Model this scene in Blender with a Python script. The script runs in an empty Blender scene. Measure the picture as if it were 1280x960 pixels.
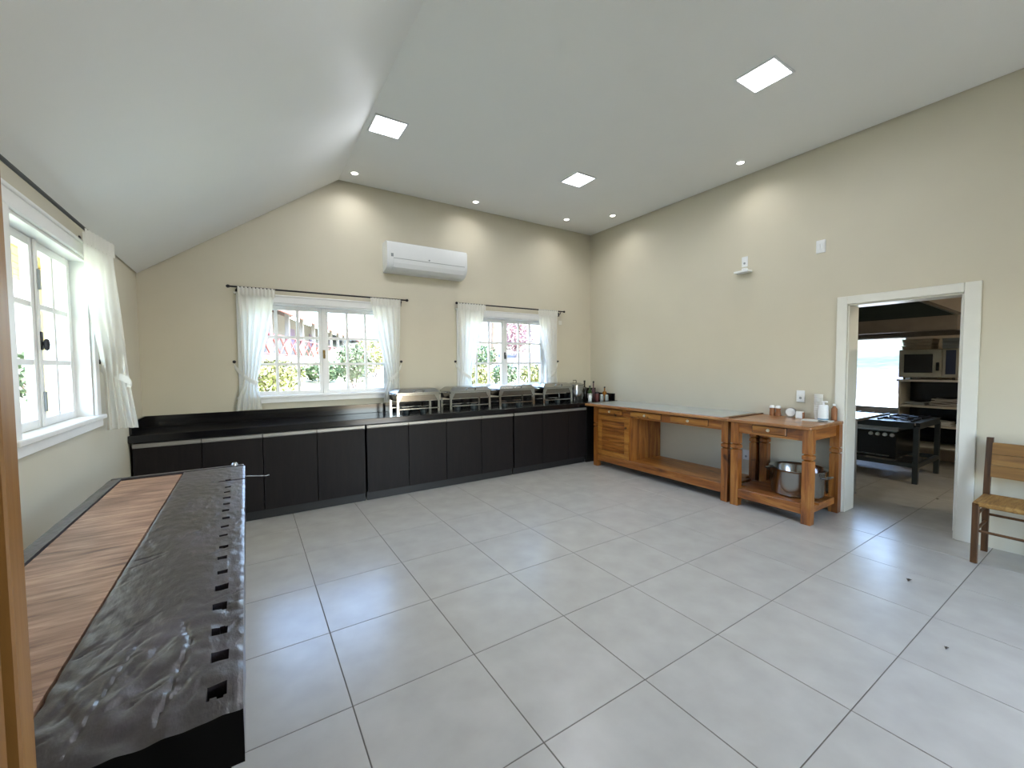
import bpy, bmesh, math, random
from mathutils import Vector, Matrix, noise
random.seed(7)
PI = math.pi
SC = bpy.context.scene
COL = SC.collection

# ------------------------------------------------------------------ camera
cam_d = bpy.data.cameras.new('camera')
cam_d.sensor_width = 36.0
cam_d.sensor_fit = 'HORIZONTAL'
cam_d.lens = 36.0 * 515.24 / 1280.0
cam_d.clip_start = 0.02
cam_d.clip_end = 300
cam = bpy.data.objects.new('camera', cam_d)
COL.objects.link(cam)
_pitch, _roll, _yaw = -0.0440, -0.0080, 0.5690
_f = Vector((math.sin(_yaw) * math.cos(_pitch), math.cos(_yaw) * math.cos(_pitch), math.sin(_pitch)))
_r = Vector((math.cos(_yaw), -math.sin(_yaw), 0))
_u = _r.cross(_f)
_r2 = math.cos(_roll) * _r + math.sin(_roll) * _u
_u2 = -math.sin(_roll) * _r + math.cos(_roll) * _u
cam.matrix_world = Matrix(((_r2.x, _u2.x, -_f.x, 0.256), (_r2.y, _u2.y, -_f.y, -4.262), (_r2.z, _u2.z, -_f.z, 1.494), (0, 0, 0, 1)))
SC.camera = cam

# ------------------------------------------------------------------ world, sun, exposure
world = bpy.data.worlds.new('world')
SC.world = world
world.use_nodes = True
wn = world.node_tree
wn.nodes.clear()
w_out = wn.nodes.new('ShaderNodeOutputWorld')
w_bg = wn.nodes.new('ShaderNodeBackground')
w_sky = wn.nodes.new('ShaderNodeTexSky')
w_sky.sky_type = 'NISHITA'
w_sky.sun_disc = False
w_sky.sun_elevation = math.radians(58)
w_sky.sun_rotation = math.radians(150)
w_sky.air_density = 1.0
w_sky.dust_density = 1.0
w_sky.ozone_density = 1.0
wn.links.new(w_sky.outputs[0], w_bg.inputs[0])
w_bg.inputs[1].default_value = 2.3
wn.links.new(w_bg.outputs[0], w_out.inputs[0])

sun_d = bpy.data.lights.new('sun', 'SUN')
sun_d.energy = 18.0
sun_d.angle = math.radians(1.0)
sun_d.color = (1.0, 0.96, 0.91)
sun = bpy.data.objects.new('sun', sun_d)
COL.objects.link(sun)
sun.rotation_euler = Vector((-0.25, 0.50, -0.84)).to_track_quat('-Z', 'Y').to_euler()

SC.view_settings.view_transform = 'Standard'
SC.view_settings.look = 'None'
SC.view_settings.gamma = 1.0
SC.view_settings.use_curve_mapping = False
SC.cycles.sample_clamp_indirect = 4.0
SC.cycles.sample_clamp_direct = 8.0
SC.cycles.caustics_reflective = False
SC.cycles.caustics_refractive = False
SC.view_settings.exposure = 0.76

PANEL_EMIT = 48.0
SPOT_W = 11.0
SPOT_EMIT = 12.0


def portal(loc, rot, sx, sy):
    d = bpy.data.lights.new('window_portal', 'AREA')
    d.shape = 'RECTANGLE'
    d.size = sx
    d.size_y = sy
    d.cycles.is_portal = True
    o = bpy.data.objects.new('window_portal', d)
    COL.objects.link(o)
    o.location = loc
    o.rotation_euler = rot


portal((1.025, 1.24, 1.69), (-PI / 2, 0, 0), 1.6, 1.05)
portal((3.55, 1.24, 1.69), (-PI / 2, 0, 0), 1.6, 1.05)
portal((-0.84, -1.0, 1.69), (0, -PI / 2, 0), 1.05, 1.15)
portal((9.33, -1.36, 1.33), (0, PI / 2, 0), 1.25, 1.55)
portal((3.25, -6.42, 1.1), (PI / 2, 0, 0), 1.35, 2.25)  # for the added fill-light opening in the unseen front wall


# ------------------------------------------------------------------ materials
def lin(h):
    if isinstance(h, str):
        h = h.lstrip('#')
        v = [int(h[i:i + 2], 16) / 255 for i in (0, 2, 4)]
        return tuple((c / 12.92 if c <= 0.04045 else ((c + 0.055) / 1.055) ** 2.4) for c in v) + (1,)
    return tuple(h) + (1,)


MATS = {}


def base(name):
    m = bpy.data.materials.new(name)
    m.use_nodes = True
    MATS[name] = m
    nt = m.node_tree
    return m, nt, nt.nodes['Principled BSDF']


def setp(p, **k):
    for a, b in k.items():
        p.inputs[a.replace('_', ' ')].default_value = b


def plain(name, c, rough=0.5, metal=0.0, var=0.06, scale=8.0, bump=0.0, bscale=60.0, stretch=(1, 1, 1), coat=0.0, rvar=0.0, spec=0.5):
    """principled colour varied by a soft noise, with optional fine bump"""
    m, nt, p = base(name)
    L = nt.links.new
    tc = nt.nodes.new('ShaderNodeTexCoord')
    mp = nt.nodes.new('ShaderNodeMapping')
    mp.inputs['Scale'].default_value = stretch
    L(tc.outputs['Object'], mp.inputs[0])
    nz = nt.nodes.new('ShaderNodeTexNoise')
    nz.inputs['Scale'].default_value = scale
    nz.inputs['Detail'].default_value = 5
    L(mp.outputs[0], nz.inputs['Vector'])
    c = lin(c)
    cr = nt.nodes.new('ShaderNodeValToRGB')
    cr.color_ramp.elements[0].position = 0.3
    cr.color_ramp.elements[1].position = 0.7
    cr.color_ramp.elements[0].color = tuple(x * (1 - var) for x in c[:3]) + (1,)
    cr.color_ramp.elements[1].color = tuple(min(1, x * (1 + var)) for x in c[:3]) + (1,)
    L(nz.outputs['Fac'], cr.inputs[0])
    L(cr.outputs[0], p.inputs['Base Color'])
    setp(p, Roughness=rough, Metallic=metal)
    p.inputs['Coat Weight'].default_value = coat
    p.inputs['Specular IOR Level'].default_value = spec
    if rvar:
        mr = nt.nodes.new('ShaderNodeMapRange')
        mr.inputs[3].default_value = rough - rvar
        mr.inputs[4].default_value = rough + rvar
        L(nz.outputs['Fac'], mr.inputs[0])
        L(mr.outputs[0], p.inputs['Roughness'])
    if bump:
        n2 = nt.nodes.new('ShaderNodeTexNoise')
        n2.inputs['Scale'].default_value = bscale
        n2.inputs['Detail'].default_value = 4
        L(mp.outputs[0], n2.inputs['Vector'])
        b = nt.nodes.new('ShaderNodeBump')
        b.inputs['Strength'].default_value = bump
        b.inputs['Distance'].default_value = 0.01
        L(n2.outputs['Fac'], b.inputs['Height'])
        L(b.outputs[0], p.inputs['Normal'])
    return m


def wood(name, dark, mid, light, axis=0, rough=0.4, scale=1.0, knots=True, coat=0.0, bump=0.15):
    m, nt, p = base(name)
    L = nt.links.new
    tc = nt.nodes.new('ShaderNodeTexCoord')
    mp = nt.nodes.new('ShaderNodeMapping')
    st = [9 * scale] * 3
    st[axis] = 0.9 * scale
    mp.inputs['Scale'].default_value = st
    L(tc.outputs['Object'], mp.inputs[0])
    n1 = nt.nodes.new('ShaderNodeTexNoise')
    n1.inputs['Scale'].default_value = 1.6
    n1.inputs['Detail'].default_value = 8
    n1.inputs['Roughness'].default_value = 0.62
    n1.inputs['Distortion'].default_value = 1.1
    L(mp.outputs[0], n1.inputs['Vector'])
    cr = nt.nodes.new('ShaderNodeValToRGB')
    e = cr.color_ramp.elements
    e[0].position = 0.3
    e[0].color = lin(dark)
    e[1].position = 0.72
    e[1].color = lin(light)
    k = e.new(0.5)
    k.color = lin(mid)
    L(n1.outputs['Fac'], cr.inputs[0])
    last = cr.outputs[0]
    if knots:
        n2 = nt.nodes.new('ShaderNodeTexNoise')
        n2.inputs['Scale'].default_value = 7.0
        n2.inputs['Detail'].default_value = 1
        L(tc.outputs['Object'], n2.inputs['Vector'])
        r2 = nt.nodes.new('ShaderNodeValToRGB')
        r2.color_ramp.elements[0].position = 0.72
        r2.color_ramp.elements[0].color = (0, 0, 0, 1)
        r2.color_ramp.elements[1].position = 0.79
        r2.color_ramp.elements[1].color = (1, 1, 1, 1)
        L(n2.outputs['Fac'], r2.inputs[0])
        mx = nt.nodes.new('ShaderNodeMixRGB')
        L(r2.outputs[0], mx.inputs[0])
        L(last, mx.inputs[1])
        mx.inputs[2].default_value = tuple(x * 0.35 for x in lin(dark)[:3]) + (1,)
        last = mx.outputs[0]
    L(last, p.inputs['Base Color'])
    setp(p, Roughness=rough)
    p.inputs['Coat Weight'].default_value = coat
    p.inputs['Coat Roughness'].default_value = 0.25
    if bump:
        b = nt.nodes.new('ShaderNodeBump')
        b.inputs['Strength'].default_value = bump
        b.inputs['Distance'].default_value = 0.004
        L(n1.outputs['Fac'], b.inputs['Height'])
        L(b.outputs[0], p.inputs['Normal'])
    return m


def emit(name, c, s):
    m, nt, p = base(name)
    setp(p, Base_Color=lin('#ffffff'), Emission_Strength=s)
    p.inputs['Emission Color'].default_value = lin(c)
    return m


def thin_glass(name, tint=(0.96, 0.98, 0.98)):
    m = bpy.data.materials.new(name)
    m.use_nodes = True
    MATS[name] = m
    nt = m.node_tree
    nt.nodes.clear()
    o = nt.nodes.new('ShaderNodeOutputMaterial')
    mx = nt.nodes.new('ShaderNodeMixShader')
    t = nt.nodes.new('ShaderNodeBsdfTransparent')
    t.inputs[0].default_value = tint + (1,)
    g = nt.nodes.new('ShaderNodeBsdfGlossy')
    g.inputs['Roughness'].default_value = 0.02
    fr = nt.nodes.new('ShaderNodeFresnel')
    fr.inputs[0].default_value = 1.25
    nt.links.new(fr.outputs[0], mx.inputs[0])
    nt.links.new(t.outputs[0], mx.inputs[1])
    nt.links.new(g.outputs[0], mx.inputs[2])
    nt.links.new(mx.outputs[0], o.inputs[0])
    return m


def fabric(name, c, trans=0.45):
    m = bpy.data.materials.new(name)
    m.use_nodes = True
    MATS[name] = m
    nt = m.node_tree
    nt.nodes.clear()
    o = nt.nodes.new('ShaderNodeOutputMaterial')
    mx = nt.nodes.new('ShaderNodeMixShader')
    d = nt.nodes.new('ShaderNodeBsdfDiffuse')
    t = nt.nodes.new('ShaderNodeBsdfTranslucent')
    tc = nt.nodes.new('ShaderNodeTexCoord')
    nz = nt.nodes.new('ShaderNodeTexNoise')
    nz.inputs['Scale'].default_value = 250
    bp = nt.nodes.new('ShaderNodeBump')
    bp.inputs['Strength'].default_value = 0.15
    bp.inputs['Distance'].default_value = 0.002
    nt.links.new(tc.outputs['Object'], nz.inputs['Vector'])
    nt.links.new(nz.outputs['Fac'], bp.inputs['Height'])
    nt.links.new(bp.outputs[0], d.inputs['Normal'])
    d.inputs[0].default_value = lin(c)
    t.inputs[0].default_value = lin(c)
    mx.inputs[0].default_value = trans
    nt.links.new(d.outputs[0], mx.inputs[1])
    nt.links.new(t.outputs[0], mx.inputs[2])
    nt.links.new(mx.outputs[0], o.inputs[0])
    return m


def tile_mat():
    m, nt, p = base('porcelain_tile')
    L = nt.links.new
    tc = nt.nodes.new('ShaderNodeTexCoord')
    oi = nt.nodes.new('ShaderNodeObjectInfo')
    ad = nt.nodes.new('ShaderNodeVectorMath')
    ad.operation = 'ADD'
    sc = nt.nodes.new('ShaderNodeVectorMath')
    sc.operation = 'SCALE'
    sc.inputs['Scale'].default_value = 23.0
    cb = nt.nodes.new('ShaderNodeCombineXYZ')
    L(oi.outputs['Random'], cb.inputs[0])
    L(oi.outputs['Random'], cb.inputs[1])
    L(cb.outputs[0], sc.inputs[0])
    L(tc.outputs['Object'], ad.inputs[0])
    L(sc.outputs[0], ad.inputs[1])
    nz = nt.nodes.new('ShaderNodeTexNoise')
    nz.inputs['Scale'].default_value = 5.5
    nz.inputs['Detail'].default_value = 4
    nz.inputs['Roughness'].default_value = 0.5
    L(ad.outputs[0], nz.inputs['Vector'])
    cr = nt.nodes.new('ShaderNodeValToRGB')
    cr.color_ramp.elements[0].position = 0.0
    cr.color_ramp.elements[0].color = lin('#a19e97')
    cr.color_ramp.elements[1].position = 1.0
    cr.color_ramp.elements[1].color = lin('#bab7b0')
    L(nz.outputs['Fac'], cr.inputs[0])
    L(cr.outputs[0], p.inputs['Base Color'])
    p.inputs['Roughness'].default_value=0.25
    return m


def old_wood(name):
    """black, oiled, scarred bench wood"""
    m, nt, p = base(name)
    L = nt.links.new
    tc = nt.nodes.new('ShaderNodeTexCoord')
    n1 = nt.nodes.new('ShaderNodeTexNoise')
    n1.inputs['Scale'].default_value = 5
    n1.inputs['Detail'].default_value = 9
    n1.inputs['Roughness'].default_value = 0.7
    L(tc.outputs['Object'], n1.inputs['Vector'])
    cr = nt.nodes.new('ShaderNodeValToRGB')
    e = cr.color_ramp.elements
    e[0].position = 0.32
    e[0].color = lin('#262224')
    e[1].position = 0.75
    e[1].color = lin('#57505a')
    k = e.new(0.52)
    k.color = lin('#3a3438')
    L(n1.outputs['Fac'], cr.inputs[0])
    # scratches: thin pale streaks
    mp = nt.nodes.new('ShaderNodeMapping')
    mp.inputs['Rotation'].default_value = (0, 0, 0.6)
    mp.inputs['Scale'].default_value = (34, 5, 20)
    L(tc.outputs['Object'], mp.inputs[0])
    n2 = nt.nodes.new('ShaderNodeTexNoise')
    n2.inputs['Scale'].default_value = 1.2
    n2.inputs['Detail'].default_value = 2
    L(mp.outputs[0], n2.inputs['Vector'])
    r2 = nt.nodes.new('ShaderNodeValToRGB')
    r2.color_ramp.elements[0].position = 0.68
    r2.color_ramp.elements[0].color = (0, 0, 0, 1)
    r2.color_ramp.elements[1].position = 0.8
    r2.color_ramp.elements[1].color = (0.3, 0.3, 0.3, 1)
    L(n2.outputs['Fac'], r2.inputs[0])
    mx = nt.nodes.new('ShaderNodeMixRGB')
    L(r2.outputs[0], mx.inputs[0])
    L(cr.outputs[0], mx.inputs[1])
    mx.inputs[2].default_value = lin('#8d8078')
    L(mx.outputs[0], p.inputs['Base Color'])
    mr = nt.nodes.new('ShaderNodeMapRange')
    mr.inputs[3].default_value = 0.22
    mr.inputs[4].default_value = 0.48
    L(n1.outputs['Fac'], mr.inputs[0])
    L(mr.outputs[0], p.inputs['Roughness'])
    mp3 = nt.nodes.new('ShaderNodeMapping')
    mp3.inputs['Scale'].default_value = (34, 16, 20)
    mp3.inputs['Rotation'].default_value = (0, 0, 0.25)
    L(tc.outputs['Object'], mp3.inputs[0])
    n3 = nt.nodes.new('ShaderNodeTexNoise')
    n3.inputs['Scale'].default_value = 1.6
    n3.inputs['Detail'].default_value = 3
    n3.inputs['Roughness'].default_value = 0.55
    L(mp3.outputs[0], n3.inputs['Vector'])
    b = nt.nodes.new('ShaderNodeBump')
    b.inputs['Strength'].default_value = 0.5
    b.inputs['Distance'].default_value = 0.006
    L(n3.outputs['Fac'], b.inputs['Height'])
    L(b.outputs[0], p.inputs['Normal'])
    return m


def bench_board(name):
    """pinkish plank with cross figure running over its width"""
    m, nt, p = base(name)
    L = nt.links.new
    tc = nt.nodes.new('ShaderNodeTexCoord')
    mp = nt.nodes.new('ShaderNodeMapping')
    mp.inputs['Scale'].default_value = (3.0, 26, 6)
    mp.inputs['Rotation'].default_value = (0, 0, 0.12)
    L(tc.outputs['Object'], mp.inputs[0])
    n1 = nt.nodes.new('ShaderNodeTexNoise')
    n1.inputs['Scale'].default_value = 1.5
    n1.inputs['Detail'].default_value = 8
    n1.inputs['Roughness'].default_value = 0.66
    n1.inputs['Distortion'].default_value = 0.6
    L(mp.outputs[0], n1.inputs['Vector'])
    cr = nt.nodes.new('ShaderNodeValToRGB')
    e = cr.color_ramp.elements
    e[0].position = 0.3
    e[0].color = lin('#6b4636')
    e[1].position = 0.72
    e[1].color = lin('#dab79c')
    k = e.new(0.5)
    k.color = lin('#b38c73')
    L(n1.outputs['Fac'], cr.inputs[0])
    n2 = nt.nodes.new('ShaderNodeTexNoise')
    n2.inputs['Scale'].default_value = 3.5
    n2.inputs['Detail'].default_value = 4
    L(tc.outputs['Object'], n2.inputs['Vector'])
    mx = nt.nodes.new('ShaderNodeMixRGB')
    mx.blend_type = 'MULTIPLY'
    mx.inputs[0].default_value = 0.6
    L(cr.outputs[0], mx.inputs[1])
    r2 = nt.nodes.new('ShaderNodeValToRGB')
    r2.color_ramp.elements[0].position = 0.35
    r2.color_ramp.elements[0].color = lin('#a08878')
    r2.color_ramp.elements[1].position = 0.65
    r2.color_ramp.elements[1].color = lin('#ffffff')
    L(n2.outputs['Fac'], r2.inputs[0])
    L(r2.outputs[0], mx.inputs[2])
    L(mx.outputs[0], p.inputs['Base Color'])
    setp(p, Roughness=0.42)
    b = nt.nodes.new('ShaderNodeBump')
    b.inputs['Strength'].default_value = 0.35
    b.inputs['Distance'].default_value = 0.004
    L(n1.outputs['Fac'], b.inputs['Height'])
    L(b.outputs[0], p.inputs['Normal'])
    return m


WALL = plain('beige_wall_paint', '#c8c2af', 0.55, var=0.015, scale=3, bump=0.05, bscale=220)
CEIL = plain('white_ceiling_paint', '#e9eae8', 0.6, var=0.01, scale=2)
WHITE = plain('white_satin_paint', '#ecedec', 0.35, var=0.015)
TRIMW = plain('cream_white_paint', '#d9d7cc', 0.35, var=0.02)
PLAST = plain('white_plastic', '#e4e7e8', 0.3, var=0.01)
PLASTG = plain('grey_plastic', '#8f9699', 0.4, var=0.02)
GROUT = plain('dark_grout', '#5f5a52', 0.8, var=0.1)
TILE = tile_mat()
CABD = wood('dark_laminate', '#0e0a0a', '#140f0f', '#1a1413', axis=2, rough=0.5, scale=2.2, knots=False, bump=0.05)
CABD.node_tree.nodes['Principled BSDF'].inputs['Specular IOR Level'].default_value = 0.2
CABB = plain('black_carcass', '#0d0b0b', 0.5, var=0.1)
ALU = plain('brushed_aluminium', '#96938e', 0.42, metal=0.55, var=0.04, stretch=(1, 40, 40))
STONE = plain('black_granite', '#0e0d10', 0.14, var=0.5, scale=120, spec=0.5)
CHROME = plain('polished_steel', '#a9aaa8', 0.16, metal=1.0, var=0.03)
STEEL = plain('brushed_steel', '#b4b6b6', 0.3, metal=1.0, var=0.04, stretch=(40, 1, 1))
PANST = plain('pan_steel', '#77726c', 0.2, metal=1.0)
SHEET = plain('steel_sheet', '#e0e6ea', 0.32, metal=1.0, var=0.03)
DSTEEL = plain('dark_steel', '#3d4446', 0.45, metal=0.6, var=0.12)
IRON = plain('black_iron', '#17161a', 0.5, metal=0.3, var=0.1)
BLACK = plain('black_enamel', '#0d0e10', 0.25, var=0.1)
PINE_X = wood('stained_pine_x', '#552a0d', '#8f5520', '#b57d3c', axis=0, rough=0.35, coat=0.25)
PINE_Y = wood('stained_pine_y', '#552a0d', '#8f5520', '#b57d3c', axis=1, rough=0.35, coat=0.25)
PINE_Z = wood('stained_pine_z', '#552a0d', '#8f5520', '#b57d3c', axis=2, rough=0.35, coat=0.25)
PINE_L = wood('golden_pine', '#6e3c12', '#a2692a', '#bd873d', axis=1, rough=0.35, coat=0.25)
TOPW = wood('table_top_wood', '#7a4a26', '#99683c', '#b5854f', axis=1, rough=0.3, coat=0.3)
OLD = old_wood('old_bench_wood')
OLD.node_tree.nodes['Principled BSDF'].inputs['Coat Weight'].default_value = 0.25
OLD.node_tree.nodes['Principled BSDF'].inputs['Coat Roughness'].default_value = 0.3
BOARD = bench_board('figured_board')
JAMB = wood('door_post_wood', '#6a471f', '#896031', '#9c7440', axis=2, rough=0.4, knots=False)
CHAIRW = wood('chair_wood', '#38230f', '#523519', '#684624', axis=2, rough=0.45, knots=False)
CHAIRB = wood('chair_back_wood', '#5e4020', '#7c592c', '#92703c', axis=1, rough=0.45, knots=False)
RUSH = wood('rush', '#6a4a22', '#8a6631', '#a5834a', axis=0, rough=0.7, scale=3, knots=False, bump=0.5)
CURT = fabric('white_curtain', '#efeee8', 0.4)
GLASS = thin_glass('window_glass')
JARG = plain('jar_glass', '#9fa5a3', 0.08, var=0.1)
PANEL = emit('led_panel', '#f6f8ff', PANEL_EMIT)
SPOTE = emit('spot_lens', '#fff6e6', SPOT_EMIT)
KNOBM = plain('brass_knob', '#d8cdb4', 0.3, metal=0.6)
BRASS = plain('aged_brass', '#7b6236', 0.4, metal=0.8)
CLOTHM = plain('folded_cloth', '#9a9894', 0.9, var=0.1)
GREENB = plain('green_glass', '#26401a', 0.12, var=0.1)
DARKB = plain('dark_glass', '#1b1411', 0.12, var=0.1)
AMBER = plain('amber_glass', '#8a5a20', 0.15, var=0.1)
PINKB = plain('rose_liquid', '#5e464a', 0.2, var=0.1)
REDL = plain('red_label', '#5e2d2a', 0.5, var=0.15)
PAPER = plain('white_paper', '#dcdcd8', 0.7, var=0.02)
BLUEL = plain('blue_band', '#6d8fa6', 0.5)
TRAYB = plain('tray_beige', '#9c8f7a', 0.6)
KWALL = plain('kitchen_wall_paint', '#b9ab98', 0.6, var=0.03)
KRACK = plain('rack_white_laminate', '#b8b4a8', 0.45, var=0.03)
KMICRO = plain('microwave_steel', '#a39f90', 0.35, metal=0.5, var=0.03)
HOODM = plain('hood_dark_steel', '#1d2622', 0.4, metal=0.4, var=0.2)
HOODR = plain('hood_rim_steel', '#6e6358', 0.4, metal=0.5, var=0.08)
BLUEP = plain('microwave_keypad', '#1d2740', 0.3)
SLOPE = plain('slope_grass', '#30381f', 0.9, var=0.35, scale=0.6, bump=0.6, bscale=12)
GRASS = plain('lawn_grass', '#a9ab8e', 0.9, var=0.3, scale=1.5, bump=0.6, bscale=12)
LEAF = plain('shrub_leaf', '#3a4c2e', 0.7, var=0.45, scale=3)
LEAFY = plain('shrub_leaf_yellow', '#666836', 0.7, var=0.4, scale=3)
PATHM = plain('pale_path', '#c4c0b6', 0.9, var=0.1, scale=2)
STONEP = plain('stone_paving', '#3c3b45', 0.85, var=0.2, scale=1)
HOUSEW = plain('house_wall', '#8f8a85', 0.8, var=0.04)
ROOFT = plain('roof_tile', '#7c4f44', 0.8, var=0.2, scale=4)
FASC = plain('pink_fascia', '#a0605a', 0.7)
BLOSSOM = plain('pink_blossom', '#7f5c5e', 0.8, var=0.3)
REDR = plain('red_rail', '#854a44', 0.7)
PURP = plain('purple_shutter', '#7d6a86', 0.6)
YEL = plain('yellow_board', '#c9b06c', 0.6, var=0.05)
TRUNK = plain('tree_bark', '#6b5848', 0.9, var=0.3, scale=6, bump=0.5, bscale=20)
DRYL = plain('dry_leaf', '#3c2d20', 0.8)
CASC = plain('casing_white', '#dcdcd4', 0.35, var=0.02)
SHAK = wood('shaker_wood', '#6f4325', '#8d5a33', '#a8744a', axis=2, knots=False)


# ------------------------------------------------------------------ mesh helpers
class MB:
    def __init__(self):
        self.bm = bmesh.new()

    def box(self, x0, y0, z0, x1, y1, z1, bev=0.0, seg=1, mat=None):
        cx, cy, cz = (x0 + x1) / 2, (y0 + y1) / 2, (z0 + z1) / 2
        M = Matrix.Translation((cx, cy, cz)) @ Matrix.Diagonal((abs(x1 - x0), abs(y1 - y0), abs(z1 - z0), 1))
        if mat is not None:
            M = mat @ M
        r = bmesh.ops.create_cube(self.bm, size=1, matrix=M)
        if bev > 0:
            es = set()
            for v in r['verts']:
                es.update(v.link_edges)
            bmesh.ops.bevel(self.bm, geom=list(es), offset=bev, segments=seg, affect='EDGES', profile=0.5)
        return self

    def cyl(self, p0, p1, r0, r1=None, n=16, cap=True):
        p0, p1 = Vector(p0), Vector(p1)
        d = p1 - p0
        M = Matrix.Translation((p0 + p1) / 2) @ d.to_track_quat('Z', 'Y').to_matrix().to_4x4()
        bmesh.ops.create_cone(self.bm, cap_ends=cap, segments=n, radius1=r0, radius2=r0 if r1 is None else r1, depth=d.length, matrix=M)
        return self

    def lathe(self, c, prof, n=20, sx=1.0, sy=1.0, close=False):
        rings = []
        for (r, z) in prof:
            if r < 1e-6:
                rings.append([self.bm.verts.new((c[0], c[1], c[2] + z))])
            else:
                rings.append([self.bm.verts.new((c[0] + sx * r * math.cos(2 * PI * i / n), c[1] + sy * r * math.sin(2 * PI * i / n), c[2] + z)) for i in range(n)])
        for a, b in zip(rings, rings[1:]):
            for i in range(n):
                j = (i + 1) % n
                if len(a) == 1 and len(b) == 1:
                    continue
                if len(a) == 1:
                    self.bm.faces.new((a[0], b[j], b[i]))
                elif len(b) == 1:
                    self.bm.faces.new((a[i], a[j], b[0]))
                else:
                    self.bm.faces.new((a[i], a[j], b[j], b[i]))
        return self

    def tube(self, pts, r, n=8):
        pts = [Vector(p) for p in pts]
        rings = []
        for i, p in enumerate(pts):
            t = (pts[min(i + 1, len(pts) - 1)] - pts[max(i - 1, 0)]).normalized()
            ref = Vector((0, 0, 1)) if abs(t.z) < 0.9 else Vector((1, 0, 0))
            a = t.cross(ref).normalized()
            b = t.cross(a)
            rr = r[i] if isinstance(r, (list, tuple)) else r
            rings.append([self.bm.verts.new(p + rr * (math.cos(2 * PI * k / n) * a + math.sin(2 * PI * k / n) * b)) for k in range(n)])
        for a, b in zip(rings, rings[1:]):
            for i in range(n):
                j = (i + 1) % n
                self.bm.faces.new((a[i], a[j], b[j], b[i]))
        self.bm.faces.new(rings[0])
        self.bm.faces.new(rings[-1][::-1])
        return self

    def prism(self, poly, axis, a, b):
        """extrude a 2-D polygon along an axis; poly given in the other two axes' order"""
        def P(u, v, w):
            return {0: (w, u, v), 1: (u, w, v), 2: (u, v, w)}[axis]
        A = [self.bm.verts.new(P(u, v, a)) for u, v in poly]
        B = [self.bm.verts.new(P(u, v, b)) for u, v in poly]
        self.bm.faces.new(A)
        self.bm.faces.new(B[::-1])
        n = len(poly)
        for i in range(n):
            j = (i + 1) % n
            self.bm.faces.new((A[i], B[i], B[j], A[j]))
        return self

    def quads(self, grid):
        vs = [[self.bm.verts.new(p) for p in row] for row in grid]
        for a, b in zip(vs, vs[1:]):
            for i in range(len(a) - 1):
                self.bm.faces.new((a[i], a[i + 1], b[i + 1], b[i]))
        return self

    def build(self, name, mat, parent=None, smooth=False, tag_=None):
        bmesh.ops.recalc_face_normals(self.bm, faces=self.bm.faces)
        me = bpy.data.meshes.new(name)
        self.bm.to_mesh(me)
        self.bm.free()
        me.materials.append(mat)
        if smooth:
            me.polygons.foreach_set('use_smooth', [True] * len(me.polygons))
            try:
                me.set_sharp_from_angle(angle=math.radians(38))
            except Exception:
                pass
        o = bpy.data.objects.new(name, me)
        COL.objects.link(o)
        if parent is not None:
            o.parent = parent
        return o


def tag(o, label=None, cat=None, group=None, kind=None):
    if label:
        o['label'] = label
    if cat:
        o['category'] = cat
    if group:
        o['group'] = group
    if kind:
        o['kind'] = kind
    return o


def thing(name, label, cat, loc=(0, 0, 0), rz=0.0, group=None, kind=None):
    o = bpy.data.objects.new(name, None)
    o.empty_display_size = 0.1
    COL.objects.link(o)
    o.location = loc
    o.rotation_euler = (0, 0, rz)
    return tag(o, label, cat, group, kind)


def struct(name, mb, mat, label=None, smooth=False):
    o = mb.build(name, mat, smooth=smooth)
    return tag(o, label, None, None, 'structure')


CH = {}


def copy_tree(o, parent=None):
    c = o.copy()
    COL.objects.link(c)
    c.parent = parent
    for ch in [x for x in COL.objects if x.parent == o]:
        copy_tree(ch, c)
    return c


def wall_pieces(mb, axis, a, b, u0, u1, z0, z1, holes):
    """wall slab between a and b on `axis`, spanning u0..u1, z0..z1 with rectangular holes"""
    holes = sorted(holes)
    us = u0

    def bx(p, q, lo, hi):
        if q - p < 1e-6 or hi - lo < 1e-6:
            return
        if axis == 1:
            mb.box(p, a, lo, q, b, hi)
        else:
            mb.box(a, p, lo, b, q, hi)
    for (h0, h1, k0, k1) in holes:
        bx(us, h0, z0, z1)
        bx(h0, h1, z0, k0)
        bx(h0, h1, k1, z1)
        us = h1
    bx(us, u1, z0, z1)


# ================================================================== THE SETTING
XL, XR, YB, YF, ZC = -0.62, 5.25, 1.02, -6.2, 3.70
XK = 9.1
W1, W2, WH = (0.25, 1.80), (2.80, 4.31), (1.16, 2.21)

fl = MB()
fl.box(-0.8, -6.4, -0.2, 9.3, 1.22, -0.002)
floor = struct('floor', fl, GROUT, 'pale grey square porcelain tile floor with thin dark joints')
tile_meshes = {}


def floor_tile(x0, x1, y0, y1):
    w, h = round(x1 - x0, 4), round(y1 - y0, 4)
    if w < 0.03 or h < 0.03:
        return
    g = 0.0022
    if (w, h) not in tile_meshes:
        m = MB()
        m.box(-w / 2 + g, -h / 2 + g, -0.010, w / 2 - g, h / 2 - g, 0.0, bev=0.0012)
        o = m.build('tile', TILE, floor)
        tile_meshes[(w, h)] = o.data
    else:
        o = bpy.data.objects.new('tile', tile_meshes[(w, h)])
        COL.objects.link(o)
        o.parent = floor
    o.location = ((x0 + x1) / 2, (y0 + y1) / 2, random.uniform(-0.0003, 0.0))


for i in range(-1, 16):
    for j in range(-1, 11):
        x0, x1 = i * 0.6, (i + 1) * 0.6
        y1, y0 = -j * 0.6, -(j + 1) * 0.6
        if i == -1:
            x0 = XL
        x1 = min(x1, XK)
        y0 = max(y0, YF)
        floor_tile(x0, x1, y0, y1)

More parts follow.
